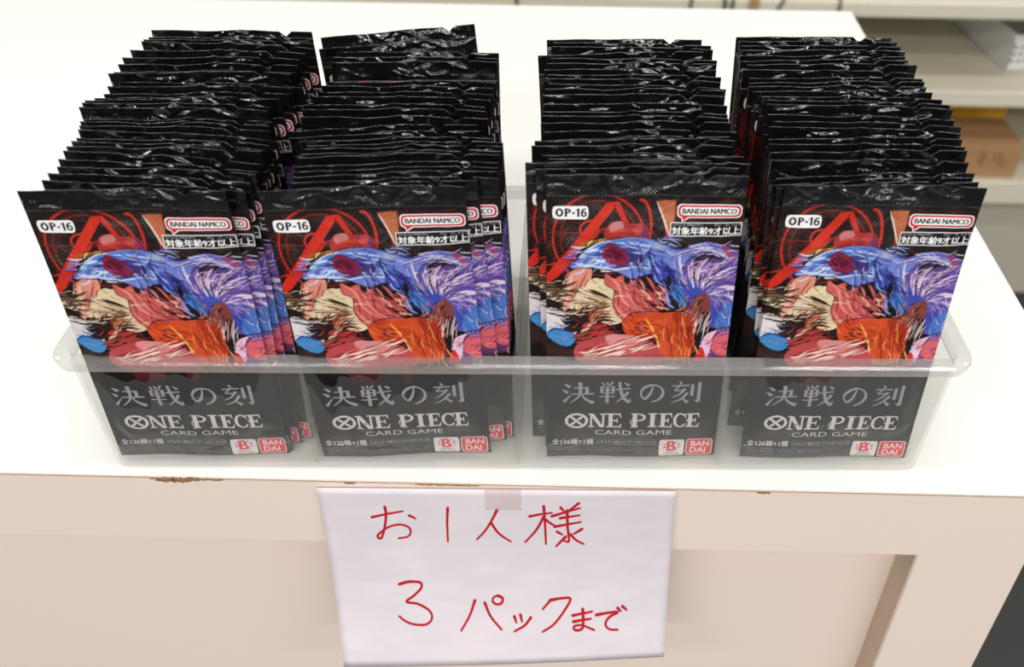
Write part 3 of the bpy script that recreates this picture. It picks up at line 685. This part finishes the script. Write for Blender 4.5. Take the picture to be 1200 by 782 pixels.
# ------------------------------------------------------------------ card packs: shape
PW, PH = 0.066, 0.120
V_BOT, V_TOP = 0.0062, 0.1125
def sstep(x, a, b):
    t = np.clip((x - a) / (b - a), 0, 1); return t * t * (3 - 2 * t)
class Shape:
    def __init__(s, seed):
        g = random.Random(seed); s.ph = [g.uniform(0, 6.28) for _ in range(10)]
        s.nx = g.uniform(0.0195, 0.0225); s.mx = g.uniform(-.003, .004)
    def mid(s, x, v):
        e = np.clip((v - .085) / .035, 0, 1.0); e = e * e
        f = np.clip((.02 - v) / .02, 0, 1.0)
        wv = .00062 * np.sin(x * 2 * np.pi / .047 + .6 + .25 * np.sin(s.ph[0])) + .00034 * np.sin(x * 2 * np.pi / .023 + 1.0 + .35 * np.sin(s.ph[1]))
        fold = .00055 * np.exp(-((x - s.mx) / .0016) ** 2) - .0003 * np.exp(-((x - s.mx - .004) / .002) ** 2)
        lean = -.0008 * (x / .033) ** 2
        return (wv + fold + lean) * e + .0005 * np.sin(x * 2 * np.pi / .05 + s.ph[2]) * f
    def half(s, x, v):
        a = .033 - np.abs(x)
        sx = sstep(a, .0008, .0075); sv = sstep(v, .006, .019) * (1 - sstep(v, .093, .1125))
        h = .00016 + .00125 * sx * sv
        wr = .00016 * np.sin(x * 2 * np.pi / .019 + v * 170 + s.ph[3]) * np.sin(v * 2 * np.pi / .027 + s.ph[4]) + .00010 * np.sin(x * 2 * np.pi / .0085 + v * 300 + s.ph[5])
        return h + wr * sx * (.3 + .7 * sv)
    def front(s, x, v): return s.mid(x, v) - s.half(x, v)
    def back(s, x, v): return s.mid(x, v) + s.half(x, v)
    def top(s, x):                                          # tear notch in the top edge
        return PH - .0021 * np.clip(1 - np.abs(x - s.nx) / .0026, 0, 1) + .00012 * np.sin(x * 2 * np.pi / .03 + s.ph[6])

def creases(seed):
    """sharp folds pressed into a seal: each is a short curved ridge"""
    g = random.Random(seed); out = []
    for k in range(14):
        x = g.gauss(.004, .010) if k < 8 else g.uniform(-.03, .031); v = g.uniform(.1135, .1195)
        l = g.uniform(.003, .011); t = g.gauss(0, .45) if g.random() < .7 else g.uniform(-1.5, 1.5)
        out.append((x, v, math.cos(t), math.sin(t), l / 2, g.uniform(.0002, .0006) * g.choice((1, 1, -1)), g.uniform(.00042, .0009), g.uniform(-60, 60)))
    return out
def crease_height(cs, X, V):
    H = np.zeros_like(X)
    for (x, v, c, q, hl, h, w, k) in cs:
        a = (X - x) * c + (V - v) * q; d_ = -(X - x) * q + (V - v) * c - k * a * a
        H -= h * np.exp(-(d_ / w) ** 2) / (1 + np.exp((np.abs(a) - hl) / .0006))
    return H * sstep(V, .1130, .1142)
def shell(shape, v0, v1, nu, nv, name, matl, printed=False, notch=False, cs=None):
    """thin closed pouch section between heights v0 and v1"""
    u = np.linspace(-PW / 2, PW / 2, nu)
    if notch: u = np.sort(np.unique(np.concatenate([u, shape.nx + np.array([-.0026, 0, .0026])]))); nu = len(u)
    t = np.linspace(0, 1, nv)
    def grid(fn):
        X, T = np.meshgrid(u, t); top = shape.top(X) if notch else np.full_like(X, v1)
        V = v0 + (top - v0) * T; Y = fn(X, V)
        if cs: Y = Y + crease_height(cs, X, V)
        return np.stack([X, Y, V], -1).reshape(-1, 3)
    A = grid(shape.front); B = grid(shape.back); n = nu * nv
    co = np.concatenate([A, B])
    i, j = np.meshgrid(np.arange(nu - 1), np.arange(nv - 1)); a = (j * nu + i).ravel()
    F = np.stack([a, a + 1, a + nu + 1, a + nu], 1); G = np.stack([a + n, a + nu + n, a + nu + 1 + n, a + 1 + n], 1)
    def strip(e): return np.stack([e[:-1], e[:-1] + n, e[1:] + n, e[1:]], 1)
    bot = np.arange(nu); tp = (nv - 1) * nu + np.arange(nu); lf = np.arange(nv) * nu; rt = lf + nu - 1
    faces = np.concatenate([F, G, strip(bot), strip(tp)[:, ::-1], strip(lf)[:, ::-1], strip(rt)])
    me = bpy.data.meshes.new(name)
    me.vertices.add(len(co)); me.vertices.foreach_set('co', co.astype(np.float32).ravel())
    me.loops.add(faces.size); me.loops.foreach_set('vertex_index', faces.astype(np.int32).ravel())
    me.polygons.add(len(faces)); me.polygons.foreach_set('loop_start', np.arange(0, faces.size, 4, dtype=np.int32))
    me.polygons.foreach_set('use_smooth', np.ones(len(faces), bool))
    me.update(calc_edges=True); me.validate()
    me.materials.append(matl)
    if printed:
        at = me.color_attributes.new('print_colour', 'FLOAT_COLOR', 'POINT')
        X, Y = app(CH, A[:, 0] * 1000, A[:, 2] * 1000)
        C = art(X, Y); col = np.ones((len(co), 4), np.float32); col[:n, :3] = C; col[n:, :3] = (.006, .006, .007)
        at.data.foreach_set('color', col.ravel())
    return me

# flat printing that follows the pouch surface
class Flat:
    def __init__(s): s.V = []; s.F = []; s.M = []
    def add(s, pts, faces, m, layer):
        b = len(s.V); s.V += [(p[0], p[1], layer) for p in pts]; s.F += [tuple(b + i for i in f) for f in faces]; s.M += [m] * len(faces)
    def rect(s, x0, x1, v0, v1, m, layer, r=0.0):
        nx = max(1, int(abs(x1 - x0) / 1.2)); nv = max(1, int(abs(v1 - v0) / 1.2)); pts = []
        for j in range(nv + 1):
            for i in range(nx + 1):
                x = x0 + (x1 - x0) * i / nx; v = v0 + (v1 - v0) * j / nv
                if r and i in (0, nx) and j in (0, nv): x += r * (1 if i == 0 else -1) * .35; v += r * (1 if j == 0 else -1) * .35
                pts.append((x, v))
        s.add(pts, [(j * (nx + 1) + i, j * (nx + 1) + i + 1, (j + 1) * (nx + 1) + i + 1, (j + 1) * (nx + 1) + i) for j in range(nv) for i in range(nx)], m, layer)
    def frame(s, x0, x1, v0, v1, w, m, layer):
        s.rect(x0, x1, v0, v0 + w, m, layer); s.rect(x0, x1, v1 - w, v1, m, layer); s.rect(x0, x0 + w, v0 + w, v1 - w, m, layer); s.rect(x1 - w, x1, v0 + w, v1 - w, m, layer)
    def poly(s, pts, m, layer): s.add(pts, [tuple(range(len(pts)))], m, layer)
    def arc(s, cx, cv, rx, rv, wx, wv, a0, a1, m, layer, n=24):
        pts = []
        for i in range(n + 1):
            t = R(a0 + (a1 - a0) * i / n); c, q = math.cos(t), math.sin(t); pts += [(cx + rx * c, cv + rv * q), (cx + (rx - wx) * c, cv + (rv - wv) * q)]
        s.add(pts, [(2 * i, 2 * i + 2, 2 * i + 3, 2 * i + 1) for i in range(n)], m, layer)
    def line(s, p, q, w, m, layer):
        p = np.array(p, float); q = np.array(q, float); d_ = q - p; d_ /= np.linalg.norm(d_); nn = np.array([-d_[1], d_[0]]) * w / 2
        s.poly([tuple(p - nn), tuple(q - nn), tuple(q + nn), tuple(p + nn)], m, layer)
    def text(s, body, x0, x1, v0, v1, m, layer, weight=0.0, skew=0.0):
        cu = bpy.data.curves.new('txt', 'FONT'); cu.body = body; cu.size = 1.0; cu.offset = weight; cu.resolution_u = 3
        ob = bpy.data.objects.new('txt', cu); scene.collection.objects.link(ob)
        dg = bpy.context.evaluated_depsgraph_get(); me = bpy.data.meshes.new_from_object(ob.evaluated_get(dg))
        bpy.data.objects.remove(ob)
        if not len(me.vertices): return
        P = np.array([v.co[:2] for v in me.vertices]); lo, hi = P.min(0), P.max(0); sc = (hi - lo); sc[sc == 0] = 1
        Q = (P - lo) / sc; Q = np.stack([x0 + (x1 - x0) * Q[:, 0] + skew * Q[:, 1], v0 + (v1 - v0) * Q[:, 1]], 1)
        s.add([tuple(q) for q in Q], [tuple(p.vertices) for p in me.polygons], m, layer); bpy.data.meshes.remove(me)
    def build(s, shape, name, mats):
        V = np.array(s.V); x = V[:, 0] / 1000; v = V[:, 1] / 1000
        y = shape.front(x, v) - .00012 - .00005 * V[:, 2]
        F = [f for f in s.F]; co = np.stack([x, y, v], 1)
        me = mesh_from(name, co, F, mats, s.M); bm = bmesh.new(); bm.from_mesh(me)
        bmesh.ops.recalc_face_normals(bm, faces=bm.faces); bm.to_mesh(me); bm.free(); return me

PMATS = [M_white, M_black, M_red, M_grey, M_pale, M_dim]
WH, BK, RD, GR, PA, DI = range(6)
prints = {}
f = Flat(); f.rect(-30.9, -18.9, 104.1, 108.8, WH, 0, 1.0); f.arc(-28.55, 106.45, 1.3, 1.5, .72, .6, 0, 360, BK, 1, 24); f.rect(-26.75, -26.0, 105, 107.95, BK, 1); f.arc(-25.9, 107.1, 1.15, .85, .7, .5, -90, 90, BK, 1.2, 14); f.rect(-26.2, -25.85, 107.45, 107.95, BK, 1.2); f.rect(-26.2, -25.85, 106.25, 106.75, BK, 1.2)
f.rect(-24.4, -23.45, 106.0, 106.6, BK, 1); f.rect(-22.6, -21.9, 105, 107.95, BK, 1); f.poly([(-23.2, 107.0), (-22.5, 107.5), (-22.3, 107.95), (-23.2, 107.35)], BK, 1.2); f.arc(-20.45, 105.95, 1.0, 1.0, .62, .5, 0, 360, BK, 1, 20); f.arc(-20.25, 106.4, 1.2, 1.55, .62, .5, 60, 190, BK, 1.2, 14); prints['code_badge'] = f
f = Flat(); f.rect(10.6, 32.2, 104.6, 109.5, WH, 0, 1.2); f.poly([(12.0, 104.8), (12.4, 103.0), (15.0, 104.8)], WH, 0)
f.rect(10.95, 31.85, 104.95, 109.15, RD, 1, 1.1); f.poly([(12.25, 105.1), (12.6, 103.5), (14.6, 105.1)], RD, 1); f.rect(11.6, 31.2, 105.6, 108.5, WH, 2, .9)
[f.text('BANDAI NAMCO', 12.4 + q, 30.4 + q, 106.15, 108.0, BK, 3 + k * .2) for k, q in enumerate((-.1, .1))]; prints['company_badge'] = f
f = Flat(); f.rect(8.6, 32.8, 98.0, 103.0, BK, 0); f.frame(8.6, 32.8, 98.0, 103.0, .28, WH, 1)
[f.text('対象年齢9才以上', 9.2 + q, 32.2 + q, 98.5, 101.4, WH, 1 + k * .2, .008) for k, q in enumerate((-.06, .06))]
f.text('たいしょうねんれい', 9.4, 19.4, 101.75, 102.6, PA, 1); f.text('さい', 23.4, 25.4, 101.75, 102.6, PA, 1); f.text('い', 27.2, 28.2, 101.75, 102.6, PA, 1); f.text('じょう', 29.4, 32.2, 101.75, 102.6, PA, 1); prints['age_notice'] = f
f = Flat()
TITLE = [(-27.6, -15.2, [([(10, 13), (18, 18), (26, 27)], 4, 12), ([(3, 38), (12, 42), (20, 51)], 4, 12), ([(8, 94), (16, 80), (29, 60)], 11, 3), ([(38, 29), (78, 27)], 5, 5), ([(78, 24), (78, 54)], 10, 11), ([(31, 56), (99, 54)], 5, 6), ([(57, 4), (58, 46), (50, 72), (28, 95)], 13, 3), ([(60, 54), (74, 78), (99, 95)], 3, 14)]),
 (-13.4, -1.4, [([(9, 5), (16, 18)], 4, 9), ([(23, 3), (29, 16)], 4, 9), ([(43, 3), (34, 19)], 9, 3), ([(8, 24), (45, 23)], 4, 4), ([(8, 22), (8, 53)], 9, 9), ([(44, 22), (44, 53)], 9, 9), ([(8, 38), (44, 38)], 4, 4), ([(8, 52), (44, 52)], 4, 4), ([(26, 22), (26, 98)], 9, 11), ([(1, 69), (51, 67)], 5, 5), ([(50, 37), (97, 31)], 5, 6), ([(63, 3), (68, 42), (79, 76), (97, 94)], 9, 13), ([(97, 94), (98, 74)], 7, 2), ([(91, 46), (77, 71), (53, 96)], 11, 3), ([(79, 6), (93, 18)], 3, 11)]),
 (1.2, 11.6, [([(53, 22), (46, 52), (30, 78), (17, 72), (11, 52), (24, 28), (52, 16), (80, 27), (91, 54), (79, 80), (52, 95)], 6, 5)]),
 (13.6, 25.0, [([(27, 1), (33, 14)], 4, 10), ([(3, 21), (59, 19)], 5, 6), ([(29, 21), (13, 40), (37, 40)], 5, 5), ([(47, 33), (29, 57), (5, 73)], 10, 3), ([(55, 52), (35, 79), (3, 97)], 11, 3), ([(36, 73), (58, 95)], 3, 13), ([(70, 13), (70, 66)], 10, 11), ([(93, 3), (93, 92)], 11, 11), ([(93, 93), (78, 84)], 10, 2)])]
for a, b, strokes in TITLE:
    for k, (pts, w0, w1) in enumerate(strokes):
        P = catmull(pts, 6) if len(pts) > 2 else [(pts[0][0] + (pts[1][0] - pts[0][0]) * q / 5, pts[0][1] + (pts[1][1] - pts[0][1]) * q / 5) for q in range(6)]
        big = len(pts) > 8
        Lf, Rt = ribbon(P, 1.0, lambda u: (w0 + 5 * math.sin(u * 9.4) ** 2) if big else w0 + (w1 - w0) * u)
        V_ = [(a + (b - a) * p[0] / 100, 37.6 - 10.4 * p[1] / 100) for q in zip(Lf, Rt) for p in q]
        f.add(V_, [(2 * i, 2 * i + 1, 2 * i + 3, 2 * i + 2) for i in range(len(P) - 1)], GR, .1 * k)
prints['title_lettering'] = f
# serif logo lettering, drawn letter by letter
f = Flat(); U = .0766
def LX(X): return -26.1 + (X - 272) * U
B0, C0 = 15.5, 22.4
def rc_(X0, X1, v0, v1): f.rect(LX(X0), LX(X1), v0, v1, PA, 0)
def stem(X0, X1, sl=8, sr=8): rc_(X0, X1, B0, C0); rc_(X0 - sl, X1 + sr, B0, B0 + .55); rc_(X0 - sl, X1 + sr, C0 - .55, C0)
f.arc(LX(330), 18.9, 4.45, 3.75, 1.15, .95, 0, 360, PA, 0, 40); f.line((LX(302), 16.9), (LX(358), 20.9), 1.0, PA, 1); f.line((LX(302), 20.9), (LX(358), 16.9), 1.0, PA, 1)
rc_(398, 408, B0, C0); rc_(388, 420, B0, B0 + .55); rc_(388, 412, C0 - .55, C0); f.poly([(LX(394), C0), (LX(416), C0), (LX(466), B0), (LX(446), B0)], PA, 1); rc_(458, 468, B0, C0); rc_(446, 480, C0 - .55, C0)
def letE(X0, X1):
    stem(X0 + 10, X0 + 30, 10, 4); rc_(X0 + 30, X1 - 4, B0, B0 + .6); rc_(X0 + 30, X1 - 6, C0 - .6, C0); rc_(X0 + 30, X1 - 22, 18.7, 19.3)
    f.poly([(LX(X1 - 10), B0), (LX(X1), B0 + 2.0), (LX(X1 - 5), B0 + 2.0), (LX(X1 - 18), B0)], PA, 1); f.poly([(LX(X1 - 10), C0), (LX(X1 - 2), C0 - 1.9), (LX(X1 - 7), C0 - 1.9), (LX(X1 - 18), C0)], PA, 1); rc_(X1 - 26, X1 - 21, 17.9, 20.1)
letE(480, 557)
stem(610, 632); f.arc(LX(636), 20.5, 3.1, 1.95, 1.1, .6, -90, 90, PA, 0, 16); rc_(632, 640, 21.85, 22.4); rc_(632, 640, 18.55, 19.1)
f.arc(LX(612), 18.1, 1.0, 1.5, .35, .35, 60, 330, PA, 1, 14)
stem(699, 721, 12, 12); letE(742, 812)
f.arc(LX(850), 18.95, 2.75, 3.5, 1.15, .6, 48, 312, PA, 0, 26); f.poly([(LX(868), 22.2), (LX(876), 22.4), (LX(877), 20.0), (LX(872), 20.4)], PA, 1); f.poly([(LX(868), 15.9), (LX(878), 17.4), (LX(874), 17.7), (LX(862), 16.2)], PA, 1)
letE(878, 948); f.arc(LX(898), 19.0, 1.5, .7, .35, .3, 0, 360, PA, 1, 16)
prints['logo_lettering'] = f
f = Flat()
f.text('CARD GAME', -14.4, 15.3, 11.35, 13.85, PA, 0, -.006); prints['subtitle_lettering'] = f
f = Flat(); [f.text('全126種+1種', -31.0 + q, -14.9 + q, 6.1, 9.0, PA, k * .2) for k, q in enumerate((-.06, .06))]
for a, b, tx in ((-13.6, -2.3, 'レギュラー6枚入り'), (-1.9, 9.7, 'ブースターパック')): f.frame(a, b, 6.1, 8.7, .16, DI, 0); f.text(tx, a + .5, b - .5, 6.7, 8.1, PA, 0)
f.text('©尾田栄一郎/集英社', -31.0, -20.6, 4.3, 5.2, DI, 0); f.text('©尾田栄一郎/集英社・フジテレビ・東映アニメーション', -31.0, .6, 2.75, 3.7, DI, 0); f.text('MADE IN JAPAN', -31.0, -20.0, 1.2, 2.1, DI, 0)
prints['content_notice'] = f
f = Flat(); f.rect(10.9, 20.8, .5, 8.5, PA, 0, .6); [f.text('B', 14.2 + q, 17.4 + q, 2.9, 7.7, RD, 2 + k * .2) for k, q in enumerate((-.25, 0, .25))]
for k in range(10):
    t = R(36 * k + 18); f.line((15.9 + 2.5 * math.cos(t), 5.3 + 1.9 * math.sin(t)), (15.9 + 3.5 * math.cos(t), 5.3 + 2.6 * math.sin(t)), .55, BK if k % 5 in (0, 2) else RD, 1)
f.text('BANDAI', 13.5, 18.3, 1.75, 2.4, BK, 1); f.text('CARD GAMES', 12.4, 19.3, .85, 1.45, BK, 1); prints['emblem_badge'] = f
f = Flat(); f.rect(21.5, 31.9, .5, 8.7, PA, 0, .8); f.rect(21.85, 31.55, .85, 8.35, RD, 1, .7); f.text('BAN', 23.4, 30.6, 4.9, 7.6, PA, 2, .02); f.text('DAI', 23.2, 29.4, 1.6, 4.3, PA, 2, .02); prints['maker_badge'] = f

TOPP = ('code_badge', 'company_badge', 'age_notice')
PART_LABEL = {'top_seal': 'glossy black crimped top seal', 'code_badge': 'white badge with black code', 'company_badge': 'white badge with red outline', 'age_notice': 'black box with white age notice', 'title_lettering': 'silver title characters', 'logo_lettering': 'pale serif logo lettering', 'subtitle_lettering': 'thin pale subtitle lettering', 'content_notice': 'small pale print', 'emblem_badge': 'pale badge with red emblem', 'maker_badge': 'red badge with pale lettering'}
variants = []
for sd in range(4):
    sh = Shape(sd + 21); V = {'shape': sh}
    V['fine'] = shell(sh, V_BOT, V_TOP, 250, 410, 'pouch', M_foil, True) if sd < 2 else None
    V['plain'] = shell(sh, V_BOT, V_TOP, 76, 118, 'pouch', M_foil, True)
    V['top_seal'] = [shell(sh, V_TOP, PH, 300, 38, 'top_seal', M_seal, notch=True, cs=creases(sd * 10 + q)) for q in range(3)]
    V['bottom_seal'] = shell(sh, 0.0, V_BOT, 40, 6, 'bottom_seal', M_seal)
    for k, fl in prints.items():
        if k in TOPP or sd < 2: V[k] = fl.build(sh, k, PMATS)
    variants.append(V)

# place of every pack: x, depth, backward lean, lift (mm, degrees), in-plane tilt; front to back in each compartment
COLS = [
[(-122.8,5.6,3.07,-3.6,0.32),(-118.3,9.3,3.56,-4.3,-2.8),(-117,13.1,2.74,-2.7,-2.4),(-115.4,16.9,2.22,-1.6,-1.7),(-115.6,20.7,1.92,-1.4,-3.6),(-115.1,24.5,1.75,-0.3,-3.8),(-115.9,28.3,1.66,0.5,-1),(-115.6,32.1,1.61,-0.1,-2.3),(-115.5,35.9,1.55,-0.5,-1.5),(-115.9,39.7,1.45,0.3,-2.8),(-116.8,43.5,1.28,0.9,-1.2),(-117.9,47.3,1.02,0.9,-0.7),(-117.6,51.1,0.67,0.6,-0.1),(-119.6,54.9,0.23,3.6,-0.2),(-119.5,58.8,-0.3,3.9,-0.4),(-119.4,62.6,-0.9,4.7,1.3),(-117,66.4,-1.55,4.1,0.6),(-110.1,70.2,-2.21,4.7,1.1),(-108.2,74,-2.85,6.4,0.6),(-108.4,77.8,-3.42,6.4,-0.9),(-108.6,81.6,-3.85,9.5,1),(-113.8,85.4,-4.09,8.5,0.7),(-111.3,89.2,-4.07,9.6,0.6),(-112.7,93,-3.69,10.1,0.3),(-112.3,96.8,-2.88,10.3,-0.3),(-111.1,100.6,-1.53,10.2,-1.6),(-113.8,104.4,0.47,8.2,-0.6),(-116.2,108.2,3.21,5.7,0.3),(-119.5,112,6.81,4.5,0)],
[(-43.5,5.6,3.36,-2.3,1.66),(-43,9.9,2.05,-2,4.4),(-35.3,14.4,0.69,-1.2,2.6),(-34.8,18.8,-0.66,0.1,2.8),(-35,23.2,-1.93,0.9,2.5),(-35.3,27.7,-2.82,1.4,2.5),(-36.4,32.1,-3.52,3,1.8),(-35.5,36.6,-4.05,2.3,2),(-36.1,41,-4.41,2.3,2),(-36.2,45.4,-4.61,1.6,2.3),(-40.2,49.9,-4.64,0.9,2.2),(-44.7,54.3,-4.5,0.6,3.5),(-46.4,58.7,-4.2,0.4,3.3),(-47,63.2,-3.72,1.2,0.4),(-47.9,67.6,-3.07,1.3,0.3),(-45,72.1,-2.23,0,0.3),(-46.1,76.5,-1.19,-0.2,-0.4),(-42.4,80.9,0.05,-1.5,0),(-42.8,85.4,1.51,-2.5,0),(-42.4,89.8,3.2,-3.9,0.9),(-42.2,94.2,5.12,0.9,1.1),(-42.7,98.7,7.3,-0.5,0.6),(-44.6,103.1,9.73,-1,0.8),(-54.1,107.6,12.42,0.9,5.3),(-56.5,112,15.36,3.8,5.7)],
[(44.4,5.6,5.8,0.6,-0.32),(46,10.4,4.6,1.6,1.2),(38.1,14.6,3.4,2.4,0.3),(46.2,18.8,2.2,2.2,-0.7),(44.2,23.2,0.9,3.2,0.3),(40,27.7,0.14,5.1,0.8),(41.5,32.1,0.12,4.9,1.3),(45.3,36.6,0.28,3.1,2.2),(46.4,41,0.64,3.1,0.7),(44.4,45.4,1.04,3.6,1.1),(42.4,49.9,1.44,3.3,0),(42.7,54.3,1.8,2.4,0),(43.1,58.7,2.1,3.2,0.4),(42.8,63.2,2.34,4.4,0.3),(43.6,67.6,2.52,4.3,0.1),(44.4,72.1,2.67,3.6,-1.2),(42.7,76.5,2.84,3.9,-0.5),(44.7,80.9,3.06,3.5,-0.1),(46.9,85.4,3.41,3.7,0.6),(46.4,89.8,3.97,3.7,0.6),(47.5,94.2,4.83,3,0),(47,98.7,6.1,2.7,2.2),(46.9,103.1,7.89,2.2,-0.3),(48,107.6,10.32,1.2,-0.5),(49.2,112,13.5,0.6,0.6)],
[(120.4,5.6,4.84,-1.6,-1),(121.9,9.9,3.6,-2.1,2.6),(123.9,14,2.66,-2.1,3.4),(121.9,18.3,2.18,-2,2.5),(119.1,22.5,1.98,1.1,0.2),(119.5,26.8,2.01,2.2,1.4),(120.2,31.1,2.13,2.2,0),(120.6,35.3,2.32,2.2,0.8),(121.3,39.6,2.54,3.3,-1.4),(123.1,43.8,2.76,3.2,-1.3),(122,48.1,2.98,3.3,-1.4),(122.5,52.4,3.17,5.1,-1.1),(123.2,56.6,3.35,4.6,-1.1),(122,60.9,3.5,4.2,-0.4),(119.9,65.1,3.64,4.5,0.3),(119,69.4,3.78,4.3,0.6),(119.8,73.7,3.93,4,1.2),(120.6,77.9,4.13,3.6,0.6),(118.6,82.2,4.41,4.4,-0.4),(121.1,86.4,4.8,4.9,0.6),(119.4,90.7,5.34,4.4,1),(120,95,6.09,3.8,0.3),(121.8,99.2,7.09,3.8,0.4),(122.1,103.5,8.4,3.2,0.3),(124.4,107.7,10.08,2.6,0.3),(126.9,112,12.19,2.3,0.3)]]
FRONT_YAW = (.81, 1.3, 1.14, 1.39)
CN = ('far left', 'middle left', 'middle right', 'far right')
ORD = ['first', 'second', 'third', 'fourth', 'fifth', 'sixth', 'seventh', 'eighth', 'ninth', 'tenth', 'eleventh', 'twelfth', 'thirteenth', 'fourteenth', 'fifteenth', 'sixteenth', 'seventeenth', 'eighteenth', 'nineteenth', 'twentieth', 'twenty-first', 'twenty-second', 'twenty-third', 'twenty-fourth', 'twenty-fifth', 'twenty-sixth', 'twenty-seventh', 'twenty-eighth', 'twenty-ninth']
T_tray = Matrix.Translation((TX, TY, TZ + .0016)) @ Matrix.Rotation(TTH, 4, 'Z')
for c, col in enumerate(COLS):
    N = len(col); depth = [0.0] * N
    for i in range(N - 1, -1, -1):                      # nothing leans through the tray's back wall or into its neighbour
        depth[i] = min(col[i][1], 121.0 - 47 * math.tan(R(col[i][2])), depth[i + 1] - 3.0 if i < N - 1 else 999)
    for i, (x, y, lean, lift, tilt) in enumerate(col):
        vi = (i + c) % 2 if i < 5 else (i * 3 + c + (i // 4)) % 4
        V = variants[vi]
        y = depth[i]
        yaw = FRONT_YAW[c]
        if i:
            sm = sum(col[k][4] for k in range(max(0, i - 2), min(N, i + 3))) / len(range(max(0, i - 2), min(N, i + 3)))
            kf = .6 if abs(tilt) < 5 else .15; yaw = sm * kf / .63; tilt = tilt - kf * sm
            x = x + 120 * math.sin(R(tilt))
            x0 = (c - 1.5) * WB * 250; lo_ = 4.6 if abs(tilt) < 4 else 3.4
            x = min(x0 + 4.6 + (1.0 if c == 3 else 0), max(x0 - lo_ - (1.0 if c == 0 else 0), x))
        sz = 1.0; low = 33.0 * abs(math.sin(R(tilt)))             # the lower corner stays above the tray floor
        if lift < low: sz = (120.0 + lift - low) / 120.0; lift = low
        m = T_tray @ Matrix.Translation((x / 1000, y / 1000, 0)) @ Matrix.Rotation(R(yaw), 4, 'Z') @ Matrix.Rotation(R(-lean), 4, 'X') @ Matrix.Rotation(R(-tilt), 4, 'Y') @ Matrix.Translation((0, 0, lift / 1000))
        r = empty('card_pack'); r.matrix_world = m; r.scale = (1, 1, sz)
        if i == 0: lab = 'foil card pack with full red and blue picture, front of %s compartment' % CN[c]
        elif i == N - 1: lab = 'black foil card pack at the very back of %s compartment' % CN[c]
        else: lab = 'black foil card pack, %s from the front in %s compartment' % (ORD[i], CN[c])
        tag(r, lab, 'card pack', 'foil card packs standing in the clear tray')
        fine = i < 5
        parts = [('pouch', V['fine'] if fine else V['plain']), ('top_seal', V['top_seal'][(i // 4 + c) % 3]), ('bottom_seal', V['bottom_seal'])]
        for k in prints:
            if k in TOPP or fine: parts.append((k, V[k]))
        for k, me in parts:
            o = link(k, me, pouch if k in prints else r)
            if k == 'pouch': pouch = o
            if k in PART_LABEL: o['label'] = PART_LABEL[k]
